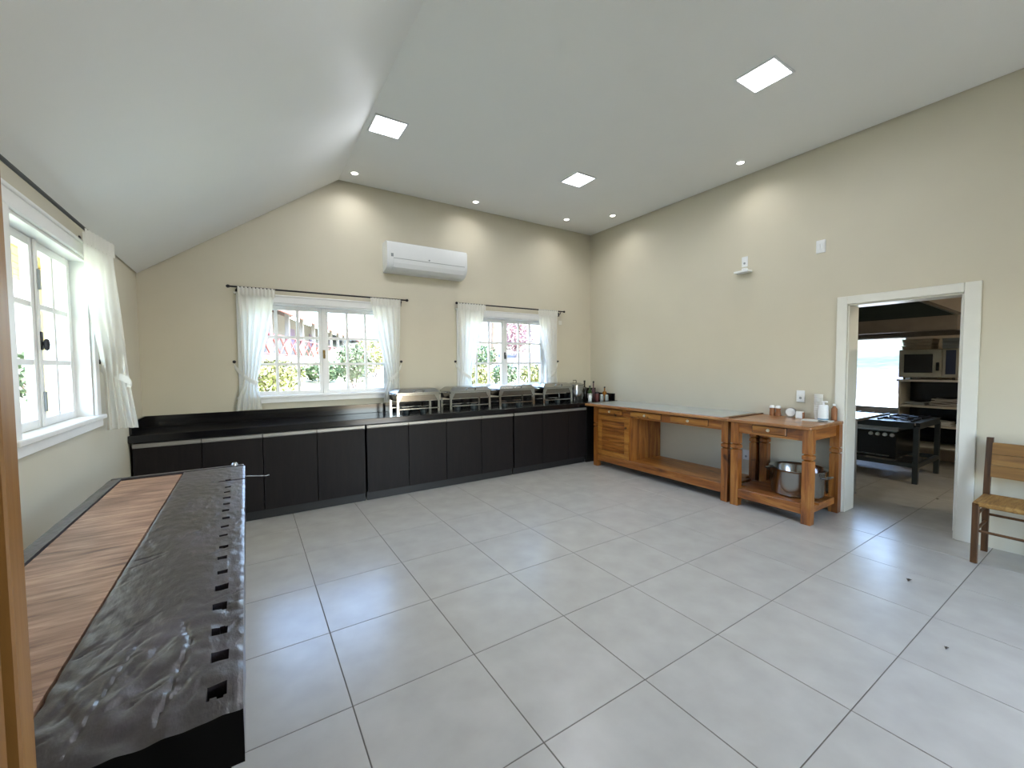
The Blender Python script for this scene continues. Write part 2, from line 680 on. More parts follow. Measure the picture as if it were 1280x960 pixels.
wb = MB()
wall_pieces(wb, 1, YB, YB + 0.2, -0.82, 5.45, 0, 3.9, [(W1[0], W1[1], *WH), (W2[0], W2[1], *WH)])
struct('wall_back', wb, WALL, 'beige gable wall behind the black counter')
wl = MB()
wall_pieces(wl, 0, -0.82, XL, -6.4, YB, 0, 2.58, [(-1.55, -0.45, *WH)])
struct('wall_left', wl, WALL, 'low beige wall under the sloping ceiling')
wr = MB()
wall_pieces(wr, 0, XR, XR + 0.22, -6.4, YB + 0.2, 0, 3.9, [(-3.39, -2.605, 0, 2.07)])
struct('wall_right', wr, WALL, 'tall beige wall with the kitchen doorway')
wf = MB()
wall_pieces(wf, 1, YF - 0.2, YF, -0.82, 9.3, 0, 3.9, [(2.6, 3.9, 0, 2.2)])  # opening behind the camera is added to let in fill light
struct('wall_front', wf, WALL)
stub = MB()
stub.box(XL, -3.80, 0, -0.06, -3.64, 3.9)
struct('wall_stub', stub, WALL)

# flat ceiling and sloping ceiling, both held off the walls by a shadow gap
c1 = MB()
c1.box(1.22, YF + 0.015, ZC, XR - 0.015, YB - 0.015, ZC + 0.04)
struct('ceiling', c1, CEIL, 'white flat plasterboard ceiling with a shadow gap')
c2 = MB()
c2.prism([(XL + 0.012, 2.405), (1.22, ZC), (1.22, ZC + 0.045), (XL + 0.012, 2.45)], 1, YF + 0.015, YB - 0.015)
struct('ceiling_slope', c2, CEIL, 'white sloping ceiling over the left window')
rf = MB()
rf.prism([(-1.6, 2.40), (XL, 2.62), (1.22, 3.87), (9.5, 3.87), (9.5, 4.05), (1.2, 4.05), (-1.6, 2.60)], 1, -6.6, 1.6)
struct('roof', rf, ROOFT)

# eave soffit of yellow boards outside the left window
eave = thing('trim_1', 'yellow boarded eave outside the left window', None, (0, 0, 0), 0, None, 'structure')
for k in range(7):
    m = MB()
    m.box(-0.93 - 0.095 * k, -3.0, 2.315, -0.84 - 0.095 * k, 1.5, 2.335, bev=0.004)
    m.build('plank', YEL, eave)

# kitchen shell
kw = MB()
wall_pieces(kw, 0, XK, XK + 0.2, -6.4, 1.22, 0, 3.0, [(-2.12, -0.6, 0.72, 1.93)])
struct('wall_kitchen_far', kw, KWALL)
kw2 = MB()
kw2.box(XR + 0.22, 1.02, 0, XK, 1.22, 3.0)
struct('wall_kitchen_side', kw2, KWALL)
kc = MB()
kc.box(XR + 0.22, YF, 2.85, XK + 0.2, 1.22, 3.0)
struct('ceiling_kitchen', kc, KWALL)


# ------------------------------------------------------------------ door casing and door leaf
dz = 2.07
dc = thing('door_1', 'white cased doorway opening to the kitchen', None, (0, 0, 0), 0, None, 'structure')
m = MB(); m.box(XR - 0.018, -2.605, 0, XR - 0.0005, -2.52, dz + 0.08, bev=0.004); m.build('casing', CASC, dc)
m = MB(); m.box(XR - 0.018, -3.487, 0, XR - 0.0005, -3.39, dz + 0.08, bev=0.004); m.build('casing', CASC, dc)
m = MB(); m.box(XR - 0.018, -3.39, dz, XR - 0.0005, -2.605, dz + 0.08, bev=0.004); m.build('casing', CASC, dc)
m = MB(); m.box(XR - 0.002, -2.62, 0.001, XR + 0.225, -2.607, dz, bev=0.001); m.build('jamb', TRIMW, dc)
m = MB(); m.box(XR - 0.002, -3.388, 0.001, XR + 0.225, -3.375, dz, bev=0.001); m.build('jamb', CASC, dc)
m = MB(); m.box(XR - 0.002, -3.388, dz - 0.014, XR + 0.225, -2.607, dz - 0.001, bev=0.001); m.build('jamb', TRIMW, dc)
leaf = thing('door_2', 'white door leaf swung open into the kitchen, seen edge on', None, (XR + 0.20, -3.362, 0), 0, None, 'structure')
m = MB(); m.box(0.0, -0.012, 0.008, 0.74, 0.026, dz - 0.02, bev=0.003); m.build('door_panel', WHITE, leaf)
for hz in (0.21, 1.08, 1.86):
    m = MB()
    m.cyl((-0.014, 0.002, hz - 0.055), (-0.014, 0.002, hz + 0.055), 0.009, n=10)
    m.box(-0.004, -0.004, hz - 0.055, -0.0005, 0.022, hz + 0.055)
    m.build('hinge', STEEL, leaf)


# ------------------------------------------------------------------ windows
def make_window(name, loc, rz, W, ncol, label, wall_t=0.2, sash_y=0.085, hinge=False, latch=None):
    w = thing(name, label, None, loc, rz, None, 'structure')
    h = W / 2
    z0, z1 = WH
    # inside casing
    for (a, b, c, d) in ((-h - 0.08, z1 - 0.0, h + 0.08, z1 + 0.085), (-h - 0.08, z0, -h, z1), (h, z0, h + 0.08, z1)):
        m = MB(); m.box(a, -0.022, b, c, -0.0005, d, bev=0.004); m.build('casing', WHITE, w)
    m = MB(); m.box(-h - 0.10, -0.034, z1 + 0.070, h + 0.10, -0.0005, z1 + 0.088, bev=0.004); m.build('head_moulding', WHITE, w)
    m = MB(); m.box(-h - 0.09, -0.026, z0 - 0.055, h + 0.09, -0.0005, z0 - 0.002, bev=0.003); m.build('apron', WHITE, w)
    m = MB(); m.box(-h - 0.10, -0.045, z0 - 0.002, h + 0.10, sash_y - 0.01, z0 + 0.025, bev=0.004); m.build('window_sill', WHITE, w)
    # reveal lining and frame
    m = MB()
    m.box(-h, -0.002, z0 + 0.02, -h + 0.016, wall_t, z1)
    m.box(h - 0.016, -0.002, z0 + 0.02, h, wall_t, z1)
    m.box(-h, -0.002, z1 - 0.016, h, wall_t, z1)
    m.box(-h, sash_y - 0.005, z0, h, wall_t, z0 + 0.02)
    m.build('window_frame', WHITE, w)
    for s in (-1, 1):
        a, b = (-h + 0.018, -0.001) if s < 0 else (0.001, h - 0.018)
        lo, hi = z0 + 0.022, z1 - 0.018
        st, rl = 0.052, 0.045
        sy0, sy1 = sash_y, sash_y + 0.036
        m = MB()
        m.box(a, sy0, lo, a + st, sy1, hi, bev=0.002)
        m.box(b - st, sy0, lo, b, sy1, hi, bev=0.002)
        m.box(a + st, sy0, lo, b - st, sy1, lo + rl, bev=0.002)
        m.box(a + st, sy0, hi - rl, b - st, sy1, hi, bev=0.002)
        sash = m.build('sash', WHITE, w)
        ga, gb, gl, gh = a + st, b - st, lo + rl, hi - rl
        cw = (gb - ga) / ncol
        rh = (gh - gl) / 3
        mt = 0.030
        for k in range(1, ncol):
            x = ga + cw * k
            m = MB(); m.box(x - mt / 2, sy0 + 0.004, gl, x + mt / 2, sy1 - 0.004, gh, bev=0.002); m.build('muntin', WHITE, sash)
        for k in range(1, 3):
            z = gl + rh * k
            m = MB(); m.box(ga, sy0 + 0.005, z - mt / 2, gb, sy1 - 0.005, z + mt / 2, bev=0.002); m.build('muntin', WHITE, sash)
        for i in range(ncol):
            for j in range(3):
                m = MB()
                yy = (sy0 + sy1) / 2
                m.quads([[(ga + cw * i, yy, gl + rh * j), (ga + cw * (i + 1), yy, gl + rh * j)], [(ga + cw * i, yy, gl + rh * (j + 1)), (ga + cw * (i + 1), yy, gl + rh * (j + 1))]])
                m.build('pane', GLASS, sash)
    m = MB(); m.box(-0.018, sash_y - 0.012, z0 + 0.022, 0.018, sash_y, z1 - 0.018, bev=0.004); m.build('meeting_bead', WHITE, w)
    m = MB()
    m.box(-0.014, sash_y - 0.018, 1.60, 0.014, sash_y - 0.010, 1.70, bev=0.003)
    m.cyl((0, sash_y - 0.012, 1.64), (0, sash_y - 0.030, 1.64), 0.006, n=10)
    m.lathe((0, sash_y - 0.032, 1.595), [(0.0, 0.0), (0.009, 0.008), (0.013, 0.035), (0.009, 0.062), (0.0, 0.068)], n=10)
    m.build('window_latch', latch or IRON, w, True)
    if hinge:
        for zz in (1.32, 1.98):
            m = MB(); m.box(-0.012, sash_y - 0.022, zz - 0.055, 0.012, sash_y - 0.012, zz + 0.055, bev=0.003); m.build('hinge', PLASTG, w)
    return w


make_window('window_1', ((W1[0] + W1[1]) / 2, YB, 0), 0, W1[1] - W1[0], 3, 'wide white multi-pane casement window between two curtains, nearer the left corner', latch=BRASS)
make_window('window_2', ((W2[0] + W2[1]) / 2, YB, 0), 0, W2[1] - W2[0], 3, 'white multi-pane casement window behind the chafing dishes, nearer the right corner')
make_window('window_3', (XL, -1.0, 0), PI / 2, 1.10, 2, 'white casement window on the left wall with a dark latch', hinge=True, sash_y=0.075)
make_window('window_4', (XK, -1.36, -0.0), -PI / 2, 1.52, 1, 'kitchen window looking on the grassy slope') if False else None


# ------------------------------------------------------------------ curtains
def make_rod(loc, rz, x0, x1, z, label, group=None):
    r = thing('curtain_rod', label, 'curtain rod', loc, rz)
    m = MB(); m.cyl((x0, -0.060, z), (x1, -0.060, z), 0.0095, n=12); m.build('rod', IRON, r, True)
    for x, s in ((x0, -1), (x1, 1)):
        m = MB()
        m.cyl((x, -0.060, z), (x + s * 0.02, -0.060, z), 0.014, 0.018, n=12)
        m.cyl((x + s * 0.02, -0.060, z), (x + s * 0.032, -0.060, z), 0.018, 0.006, n=12)
        m.build('finial', IRON, r, True)
    for x in (x0 + 0.06, x1 - 0.06):
        m = MB()
        m.tube([(x, -0.002, z - 0.045), (x, -0.045, z - 0.04), (x, -0.060, z - 0.014)], 0.006, 8)
        m.box(x - 0.014, -0.008, z - 0.075, x + 0.014, -0.0005, z - 0.015, bev=0.002)
        m.build('bracket', IRON, r, True)
    return r


def smoothstep(t):
    t = max(0, min(1, t))
    return t * t * (3 - 2 * t)


def make_curtain(loc, rz, keys, tie_v, hook, band, seed, label, folds=5, amp=0.018, bulge=0.0):
    """tied-back panel. keys: (z, (xA, yA), (xB, yB)) from heading to hem in wall-local coordinates;
    hook: (x, z); band: (x, y, z) of the loop's far end"""
    rnd = random.Random(seed)
    lb, hl = [q.strip() for q in label.split('||')]
    c = thing('curtain', lb, 'curtain', loc, rz)
    NU, NV = 100, 60
    ph = [rnd.uniform(-0.5, 0.5) for _ in range(4)]
    zt, zb = keys[0][0], keys[-1][0]

    def ev(z):
        for k0, k1 in zip(keys, keys[1:]):
            if k1[0] <= z <= k0[0] + 1e-9:
                t = (k0[0] - z) / (k0[0] - k1[0])
                return [k0[q][w] + (k1[q][w] - k0[q][w]) * t for q in (1, 2) for w in (0, 1)]
        return [keys[-1][q][w] for q in (1, 2) for w in (0, 1)]
    rows = []
    for j in range(NV + 1):
        z = zt + (zb - zt) * j / NV
        acc = [0, 0, 0, 0]
        for dzz in (-0.06, -0.03, 0, 0.03, 0.06):
            e = ev(min(zt, max(zb, z + dzz)))
            acc = [p + q / 5 for p, q in zip(acc, e)]
        xa, ya, xb, yb = acc
        L = math.hypot(xb - xa, yb - ya)
        nx, ny = (yb - ya) / L, -(xb - xa) / L
        if ny > 0:
            nx, ny = -nx, -ny
        tight = min(1.0, L / math.hypot(keys[0][2][0] - keys[0][1][0], keys[0][2][1] - keys[0][1][1]))
        am = amp * (0.55 + 0.75 * (1 - tight)) * (0.5 + 0.5 * min(1, 7.0 * j / NV))
        below = max(0.0, (tie_v - z) / (tie_v - zb))
        pinch = math.exp(-((z - tie_v) / 0.05) ** 2)
        am *= 1 - 0.45 * pinch
        row = []
        for i in range(NU + 1):
            u = i / NU
            uu = u + 0.02 * math.sin(5 * u + 3.0 * z + ph[0])
            w = math.sin(2 * PI * folds * uu + ph[1]) + 0.30 * math.sin(2 * PI * folds * 0.53 * uu + 1.5 * z + ph[2])
            w = w - 0.22 * math.cos(4 * PI * folds * uu)
            off = am * w + 0.012 * below * math.sin(4 * u + ph[3])
            row.append((xa + (xb - xa) * u + nx * off, min(-0.006, ya + (yb - ya) * u + ny * off), z + 0.006 * below * math.sin(3 * u + ph[3])))
        rows.append(row)
    m = MB(); m.quads(rows)
    m.build('curtain_panel', CURT, c, True)
    z, A, B = keys[0]
    rows = []
    for j in range(3):
        rows.append([(A[0] + (B[0] - A[0]) * i / 70, A[1] + (B[1] - A[1]) * i / 70 - 0.012 - 0.005 * math.sin(2 * PI * folds * 2 * i / 70), z + 0.020 - 0.045 * j) for i in range(71)])
    m = MB(); m.quads(rows); m.build('heading', CURT, c, True)
    hx, hz = hook
    path = []
    for k in range(17):
        t = k / 16
        x = hx + (band[0] - hx) * t - bulge * math.sin(t * PI * 0.8)
        zz = hz - 0.045 + (band[2] - hz + 0.045) * (1 - (1 - t) ** 1.7)
        y = -0.012 + (band[1] + 0.012) * math.sin(min(1, t * 1.3) * PI / 2)
        if t > 0.93:
            y += 0.03
        path.append((x, y, zz))
    rows = []
    for (dzv, dy) in ((0.026, 0.006), (0.013, 0.0), (-0.013, 0.0), (-0.026, 0.006)):
        rows.append([(x, y + dy, zz + dzv) for (x, y, zz) in path])
    m = MB(); m.quads(rows); m.build('tieback', CURT, c, True)
    h = thing('curtain_hook', 'small dark hook on the wall ' + hl, 'hook', loc, rz)
    m = MB(); m.cyl((hx, -0.0005, hz), (hx, -0.012, hz), 0.016, n=12); m.build('hook_plate', IRON, h, True)
    m = MB(); m.tube([(hx, -0.01, hz), (hx, -0.032, hz - 0.004), (hx, -0.036, hz + 0.012)], 0.006, 8); m.build('hook_arm', IRON, h, True)
    return c


def back_curtain(xo, xi, zt, xto, xti, xbo, xbi, hookx, seed, label, ztie=1.33, zb=1.042):
    m1 = xi + (xti - xi) * 0.30
    m2 = xi + (xti - xi) * 0.68
    s = 1 if xi > xo else -1
    keys = [(zt, (xo, -0.060), (xi, -0.060)), (1.95, (xo + (xto - xo) * 0.3, -0.062), (m1, -0.062)), (1.62, (xo + (xto - xo) * 0.7, -0.064), (m2, -0.064)),
            (ztie, (xto, -0.066), (xti, -0.066)), (1.22, (xto + (xbo - xto) * 0.6, -0.064), (xti + (xbi - xti) * 0.6, -0.064)), (zb, (xbo, -0.064), (xbi, -0.064))]
    return make_curtain((0, YB, 0), 0, keys, ztie, (hookx, 1.56), (xti + s * 0.012, -0.098, ztie), seed, label)


BW = (0, YB, 0)
make_rod(BW, 0, 0.12, 1.99, 2.345, 'black curtain rod over the wide window left of the air conditioner')
make_rod(BW, 0, 2.715, 4.60, 2.365, 'black curtain rod over the window near the right corner')
back_curtain(0.185, 0.53, 2.33, 0.21, 0.33, 0.135, 0.375, 0.135, 1, 'white tied-back curtain at the left side of the wide window, hanging onto the counter||left of the wide window')
back_curtain(1.915, 1.545, 2.325, 1.88, 1.745, 1.895, 1.675, 1.93, 2, 'white tied-back curtain at the right side of the wide window, by the first chafing dish||between the wide window and the first chafing dish')
back_curtain(2.715, 3.15, 2.35, 2.75, 2.90, 2.72, 2.95, 2.695, 3, 'white tied-back curtain below the air conditioner, left of the corner window||below the air conditioner')
back_curtain(4.475, 4.09, 2.355, 4.45, 4.29, 4.47, 4.25, 4.515, 4, 'white tied-back curtain nearest the right corner||nearest the right corner')
LW = (XL, 0, 0)
make_rod(LW, PI / 2, -1.95, -0.50, 2.352, 'black curtain rod on the left wall under the sloping ceiling')
make_curtain(LW, PI / 2, [(2.325, (-0.75, -0.060), (-0.37, -0.115)), (1.95, (-0.73, -0.060), (-0.345, -0.140)), (1.68, (-0.58, -0.060), (-0.32, -0.152)), (1.54, (-0.40, -0.04), (-0.30, -0.152)),
                          (1.40, (-0.315, -0.030), (-0.275, -0.155)), (1.25, (-0.31, -0.03), (-0.265, -0.17)), (1.065, (-0.305, -0.030), (-0.25, -0.190))],
             1.39, (-0.295, 1.545), (-0.262, -0.172, 1.385), 5, 'white tied-back curtain on the left wall beside the latch window||on the left wall', folds=4, amp=0.016, bulge=0.045)

# ------------------------------------------------------------------ base cabinets and worktop
CY = 0.42
units = [(-0.60, 0.355, 2), (0.355, 1.322, 2), (1.338, 2.29, 2), (2.29, 3.266, 2), (3.282, 4.245, 2), (4.245, 4.60, 1)]
ulab = ['leftmost dark brown base cabinet under the counter, against the left wall', 'dark brown base cabinet under the wide window, second from the left wall',
        'dark brown base cabinet below the first chafing dish from the left', 'dark brown base cabinet below the second chafing dish from the left',
        'dark brown base cabinet below the two right-hand chafing dishes', 'narrow single-door dark base cabinet next to the pine serving table']
for (a, b, n), lb in zip(units, ulab):
    c = thing('base_cabinet', lb, 'cabinet', (a, CY, 0), 0, 'base cabinets under the counter')
    w = b - a
    m = MB()
    m.box(0.004, 0.03, 0.10, w - 0.004, 0.58, 0.855)
    m.build('carcass', CABB, c)
    m = MB(); m.box(0.0, 0.045, 0.0005, w, 0.065, 0.10); m.build('toe_kick', CABB, c)
    dw = w / n
    for k in range(n):
        m = MB(); m.box(k * dw + 0.003, 0.005, 0.095, (k + 1) * dw - 0.003, 0.029, 0.812, bev=0.0015)
        d = m.build('door', CABD, c)
        m = MB()
        m.prism([(0.029, 0.813), (-0.002, 0.813), (-0.006, 0.822), (-0.004, 0.848), (0.004, 0.850), (0.006, 0.830), (0.029, 0.826)], 0, k * dw + 0.003, (k + 1) * dw - 0.003)
        m.build('handle', ALU, d)
fp = MB()
fp.box(4.604, CY + 0.01, 0.001, XR - 0.005, CY + 0.04, 0.855)
tag(fp.build('filler_panel', CABB), 'black blind panel closing the counter corner behind the pine serving table', 'panel')

ct = thing('countertop', 'long black granite worktop with a low splashback along the back wall', 'countertop', (0, 0, 0))
m = MB(); m.box(XL + 0.003, 0.395, 0.862, XR - 0.003, YB - 0.003, 0.925, bev=0.003); m.build('slab', STONE, ct)
m = MB(); m.box(XL + 0.003, YB - 0.023, 0.926, XR - 0.003, YB - 0.001, 1.035, bev=0.002); m.build('splashback', STONE, ct)
m = MB(); m.box(XR - 0.023, 0.45, 0.926, XR - 0.001, YB - 0.024, 1.035, bev=0.002); m.build('splashback', STONE, ct)
m = MB(); m.box(XL + 0.001, 0.46, 0.926, XL + 0.021, YB - 0.024, 1.035, bev=0.002); m.build('splashback', STONE, ct)


# ------------------------------------------------------------------ chafing dishes
def make_chafer(x0, x1, y0, label):
    w = x1 - x0
    d = 0.33
    t = thing('chafing_dish', label, 'chafing dish', (x0, y0, 0.925), 0, 'chafing dishes on the black counter')
    for px in (0.018, w - 0.018):
        for py in (0.018, d - 0.018):
            m = MB()
            sx = 1 if px < w / 2 else -1
            m.prism([(px - 0.016, 0.0), (px + 0.016, 0.0), (px + 0.013, 0.14), (px + 0.014 + (0.05 if sx > 0 else 0), 0.235), (px - 0.014 - (0.05 if sx < 0 else 0), 0.235), (px - 0.013, 0.14)], 1, py - 0.008, py + 0.008)
            m.build('leg', CHROME, t)
    m = MB()
    for (a, b, c_, e) in ((0.0, 0.0, w, 0.012), (0.0, d - 0.012, w, d), (0.0, 0.0, 0.012, d), (w - 0.012, 0.0, w, d)):
        m.box(a, b, 0.222, c_, e, 0.242, bev=0.002)
    m.box(0.02, 0.01, 0.055, w - 0.02, 0.016, 0.065)
    m.box(0.02, d - 0.016, 0.055, w - 0.02, d - 0.01, 0.065)
    m.build('frame', CHROME, t)
    m = MB()
    m.prism([(0.03, 0.155), (w - 0.03, 0.155), (w - 0.014, 0.236), (0.014, 0.236)], 1, 0.014, d - 0.014)
    m.build('water_pan', PANST, t)
    # lid: shallow hipped dome
    m = MB()
    prof = [(0.0, 0.243), (0.0, 0.256), (0.05, 0.298), (0.075, 0.305)]
    rows = []
    for (o, z) in prof:
        rows.append([(o, o * 0.8, z), (w - o, o * 0.8, z), (w - o, d - o * 0.8, z), (o, d - o * 0.8, z), (o, o * 0.8, z)])
    m.quads(rows)
    o, z = prof[-1]
    m.quads([[(o, o * 0.8, z), (w - o, o * 0.8, z)], [(o, d - o * 0.8, z), (w - o, d - o * 0.8, z)]])
    lid = m.build('lid', CHROME, t)
    m = MB()
    m.tube([(w / 2 - 0.07, 0.012, 0.262), (w / 2 - 0.055, -0.012, 0.285), (w / 2, -0.02, 0.292), (w / 2 + 0.055, -0.012, 0.285), (w / 2 + 0.07, 0.012, 0.262)], 0.006, 8)
    m.build('handle', CHROME, lid, True)
    for s, xx in ((-1, 0.0), (1, w)):
        m = MB()
        m.tube([(xx, d / 2 - 0.06, 0.232), (xx + s * 0.03, d / 2 - 0.05, 0.236), (xx + s * 0.03, d / 2 + 0.05, 0.236), (xx, d / 2 + 0.06, 0.232)], 0.005, 8)
        m.build('side_handle', CHROME, t, True)
    for xx in (w * 0.3, w * 0.7):
        m = MB()
        m.lathe((xx, d / 2, 0.0), [(0.0, 0.001), (0.04, 0.001), (0.042, 0.05), (0.03, 0.06), (0.0, 0.06)], 16)
        m.build('burner', DSTEEL, t, True)
    return t


make_chafer(1.715, 2.265, 0.535, 'steel chafing dish farthest left on the counter, beside the curtain')
make_chafer(2.40, 3.00, 0.55, 'steel chafing dish second from the left, below the left edge of the corner window')
make_chafer(3.13, 3.73, 0.55, 'steel chafing dish third from the left, under the middle of the corner window')
make_chafer(3.88, 4.44, 0.55, 'steel chafing dish farthest right, next to the stockpot')

# stockpot
pt = thing('stockpot', 'round steel lidded pot standing right of the chafing dishes', 'pot', (4.66, 0.76, 0.925))
m = MB(); m.lathe((0, 0, 0), [(0, 0.001), (0.135, 0.001), (0.14, 0.01), (0.14, 0.255), (0.147, 0.26)], 32); m.build('body', CHROME, pt, True)
m = MB(); m.lathe((0, 0, 0), [(0.148, 0.26), (0.146, 0.27), (0.10, 0.288), (0.03, 0.297), (0, 0.298)], 32)
lid = m.build('lid', CHROME, pt, True)
m = MB(); m.tube([(-0.035, 0, 0.295), (-0.03, 0, 0.33), (0.03, 0, 0.33), (0.035, 0, 0.295)], 0.006, 8); m.build('handle', BLACK, lid, True)
for s in (-1, 1):
    m = MB(); m.tube([(s * 0.138, -0.05, 0.20), (s * 0.175, -0.045, 0.205), (s * 0.175, 0.045, 0.205), (s * 0.138, 0.05, 0.20)], 0.006, 8); m.build('side_handle', CHROME, pt, True)


def bottle(name, cat, x, y, h, r, mat, label, capm=IRON, neck=0.3, lab=None, z=0.926):
    t = thing(name, label, cat, (x, y, z))
    hn = h * (1 - neck)
    m = MB(); m.lathe((0, 0, 0), [(0, 0.0), (r * 0.95, 0.0), (r, 0.006), (r, hn * 0.86), (r * 0.8, hn * 0.95), (r * 0.36, hn * 1.05), (r * 0.33, h * 0.93), (0, h * 0.93)], 18)
    m.build('body', mat, t, True)
    m = MB(); m.lathe((0, 0, 0), [(0, h * 0.90), (r * 0.42, h * 0.90), (r * 0.42, h), (0, h)], 14)
    m.build('cap', capm, t, True)
    if lab:
        m = MB(); m.lathe((0, 0, 0), [(r * 1.01, hn * 0.2), (r * 1.02, hn * 0.2), (r * 1.02, hn * 0.65), (r * 1.01, hn * 0.65)], 18)
        m.build('label', lab, t, True)
    return t


def jar(name, cat, x, y, h, r, mat, label, lidm=STEEL, z=0.926):
    t = thing(name, label, cat, (x, y, z))
    m = MB(); m.lathe((0, 0, 0), [(0, 0.0), (r * 0.95, 0.0), (r, 0.006), (r, h * 0.75), (r * 0.85, h * 0.84), (0, h * 0.84)], 18); m.build('body', mat, t, True)
    m = MB(); m.lathe((0, 0, 0), [(0, h * 0.82), (r * 0.9, h * 0.82), (r * 0.9, h * 0.98), (r * 0.8, h), (0, h)], 18); m.build('lid', lidm, t, True)
    return t


bottle('bottle', 'bottle', 4.90, 0.79, 0.32, 0.036, DARKB, 'tall dark bottle with a black cap just right of the stockpot', neck=0.4)
bottle('bottle', 'bottle', 4.96, 0.73, 0.235, 0.037, GREENB, 'squat green glass bottle with a pale label right of the tall dark bottle', neck=0.3, lab=PAPER)
bottle('bottle', 'bottle', 5.06, 0.75, 0.305, 0.032, PINKB, 'tall dark rosy bottle with a black cap in the counter corner', neck=0.42)
bottle('bottle', 'bottle', 5.185, 0.62, 0.215, 0.034, AMBER, 'amber bottle with a dark cap in front of the splashback end', neck=0.35)
jar('condiment_jar', 'jar', 5.035, 0.64, 0.13, 0.038, REDL, 'dark red condiment jar among the bottles on the counter', IRON)
jar('condiment_jar', 'jar', 5.05, 0.55, 0.10, 0.030, JARG, 'pale glass jar with a steel lid, left of the two at the counter front')
jar('condiment_jar', 'jar', 5.13, 0.52, 0.09, 0.030, JARG, 'pale glass jar with a steel lid, right of the two at the counter front')
jar('spice_jar', 'jar', 4.84, 0.60, 0.11, 0.028, PLAST, 'small white jar in front of the stockpot')
t = thing('saucepan', 'small dark pan with a long side handle behind the jars', 'pan', (5.125, 0.89, 0.926))
m = MB(); m.lathe((0, 0, 0), [(0, 0), (0.07, 0), (0.085, 0.02), (0.09, 0.19), (0.0, 0.195)], 20); m.build('body', DARKB, t, True)
m = MB(); m.tube([(-0.085, 0, 0.18), (-0.13, -0.02, 0.20), (-0.18, -0.03, 0.205)], 0.009, 8); m.build('handle', IRON, t, True)
del t

# ------------------------------------------------------------------ air conditioner
ac = thing('air_conditioner', 'white split air conditioner high on the back wall', 'air conditioner', (1.72, YB, 2.675))
AW = 1.075
prof = [(-0.0015, 0.0), (-0.0015, 0.36), (-0.16, 0.362), (-0.195, 0.352), (-0.212, 0.32), (-0.215, 0.15), (-0.205, 0.10), (-0.18, 0.055), (-0.13, 0.02), (-0.06, 0.004)]
m = MB(); m.prism(prof, 0, 0.0, AW); body = m.build('casing', PLAST, ac, True)
m = MB(); m.prism([(-0.2165, 0.145), (-0.2065, 0.10), (-0.182, 0.053), (-0.132, 0.018), (-0.134, 0.012), (-0.187, 0.047), (-0.212, 0.097), (-0.221, 0.145)], 0, 0.075, AW - 0.04)
m.build('louver', PLAST, ac)
m = MB(); m.box(0.075, -0.219, 0.148, AW - 0.04, -0.213, 0.153); m.build('louver_gap', PLASTG, ac)
m = MB(); m.box(0.045, -0.218, 0.165, 0.075, -0.214, 0.205, bev=0.001); m.build('sticker', PLASTG, ac)
m = MB(); m.cyl((0.535, -0.213, 0.175), (0.535, -0.218, 0.175), 0.010, n=16); m.build('badge', PLASTG, ac)
m = MB(); m.box(0.02, -0.16, 0.3625, AW - 0.02, -0.02, 0.3645); m.build('intake_grille', PLASTG, ac)

# ------------------------------------------------------------------ ceiling lights
plabs = ['square ceiling light nearest the sloping ceiling', 'square ceiling light nearest the camera on the right', 'square ceiling light in front of the back right corner', 'square ceiling light overhead behind the view']
for (x, y), lb in zip([(1.405, -0.38), (3.65, -2.57), (3.63, -0.485), (1.40, -2.57)], plabs):
    p = thing('ceiling_light', lb, 'ceiling light', (x, y, ZC), 0, 'square led panels')
    m = MB()
    for (a, b, c, d) in ((-0.15, -0.15, 0.15, -0.135), (-0.15, 0.135, 0.15, 0.15), (-0.15, -0.135, -0.135, 0.135), (0.135, -0.135, 0.15, 0.135)):
        m.box(a, b, -0.010, c, d, 0.0)
    m.build('rim', PLAST, p)
    m = MB(); m.box(-0.135, -0.135, -0.006, 0.135, 0.135, -0.001); m.build('diffuser', PANEL, p)
slabs = ['small round downlight beside the ridge of the ceiling', 'small round downlight above the air conditioner', 'small round downlight nearest the back right corner on the counter side', 'small round downlight near the right wall close to the back corner', 'small round downlight near the right wall above the doorway']
for (x, y), lb in zip([(1.345, 0.73), (2.90, 0.74), (4.38, 0.62), (4.86, 0.14), (4.87, -1.73)], slabs):
    p = thing('downlight', lb, 'downlight', (x, y, ZC), 0, 'round downlights')
    m = MB(); m.lathe((0, 0, 0), [(0.034, -0.002), (0.036, -0.006), (0.052, -0.005), (0.054, -0.0005)], 24); m.build('rim', PLAST, p, True)
    m = MB(); m.lathe((0, 0, 0), [(0, -0.004), (0.034, -0.004), (0.034, -0.002)], 20); m.build('lens', SPOTE, p)
    sd = bpy.data.lights.new('downlight_lamp', 'SPOT')
    sd.energy = SPOT_W
    sd.color = (1.0, 0.98, 0.95)
    sd.spot_size = math.radians(150)
    sd.spot_blend = 1.0
    sd.shadow_soft_size = 0.03
    so = bpy.data.objects.new('downlight_lamp', sd)
    COL.objects.link(so)
    so.parent = p
    so.location = (0, 0, -0.012)


# ------------------------------------------------------------------ pine tables
def notched_leg(m, x, y, h, zn, r=0.037):
    """square leg with a turned collar at zn"""
    z = [(0.0005, r), (zn - 0.035, r), (zn - 0.030, r * 0.62), (zn - 0.022, r * 0.80), (zn - 0.016, r * 1.04), (zn + 0.016, r * 1.04), (zn + 0.022, r * 0.80), (zn + 0.030, r * 0.62), (zn + 0.035, r), (h, r)]
    rows = []
    for (zz, rr) in z:
        rows.append([(x - rr, y - rr, zz), (x + rr, y - rr, zz), (x + rr, y + rr, zz), (x - rr, y + rr, zz), (x - rr, y - rr, zz)])
    m.quads(rows)
    m.box(x - r, y - r, 0.0005, x + r, y + r, 0.002)


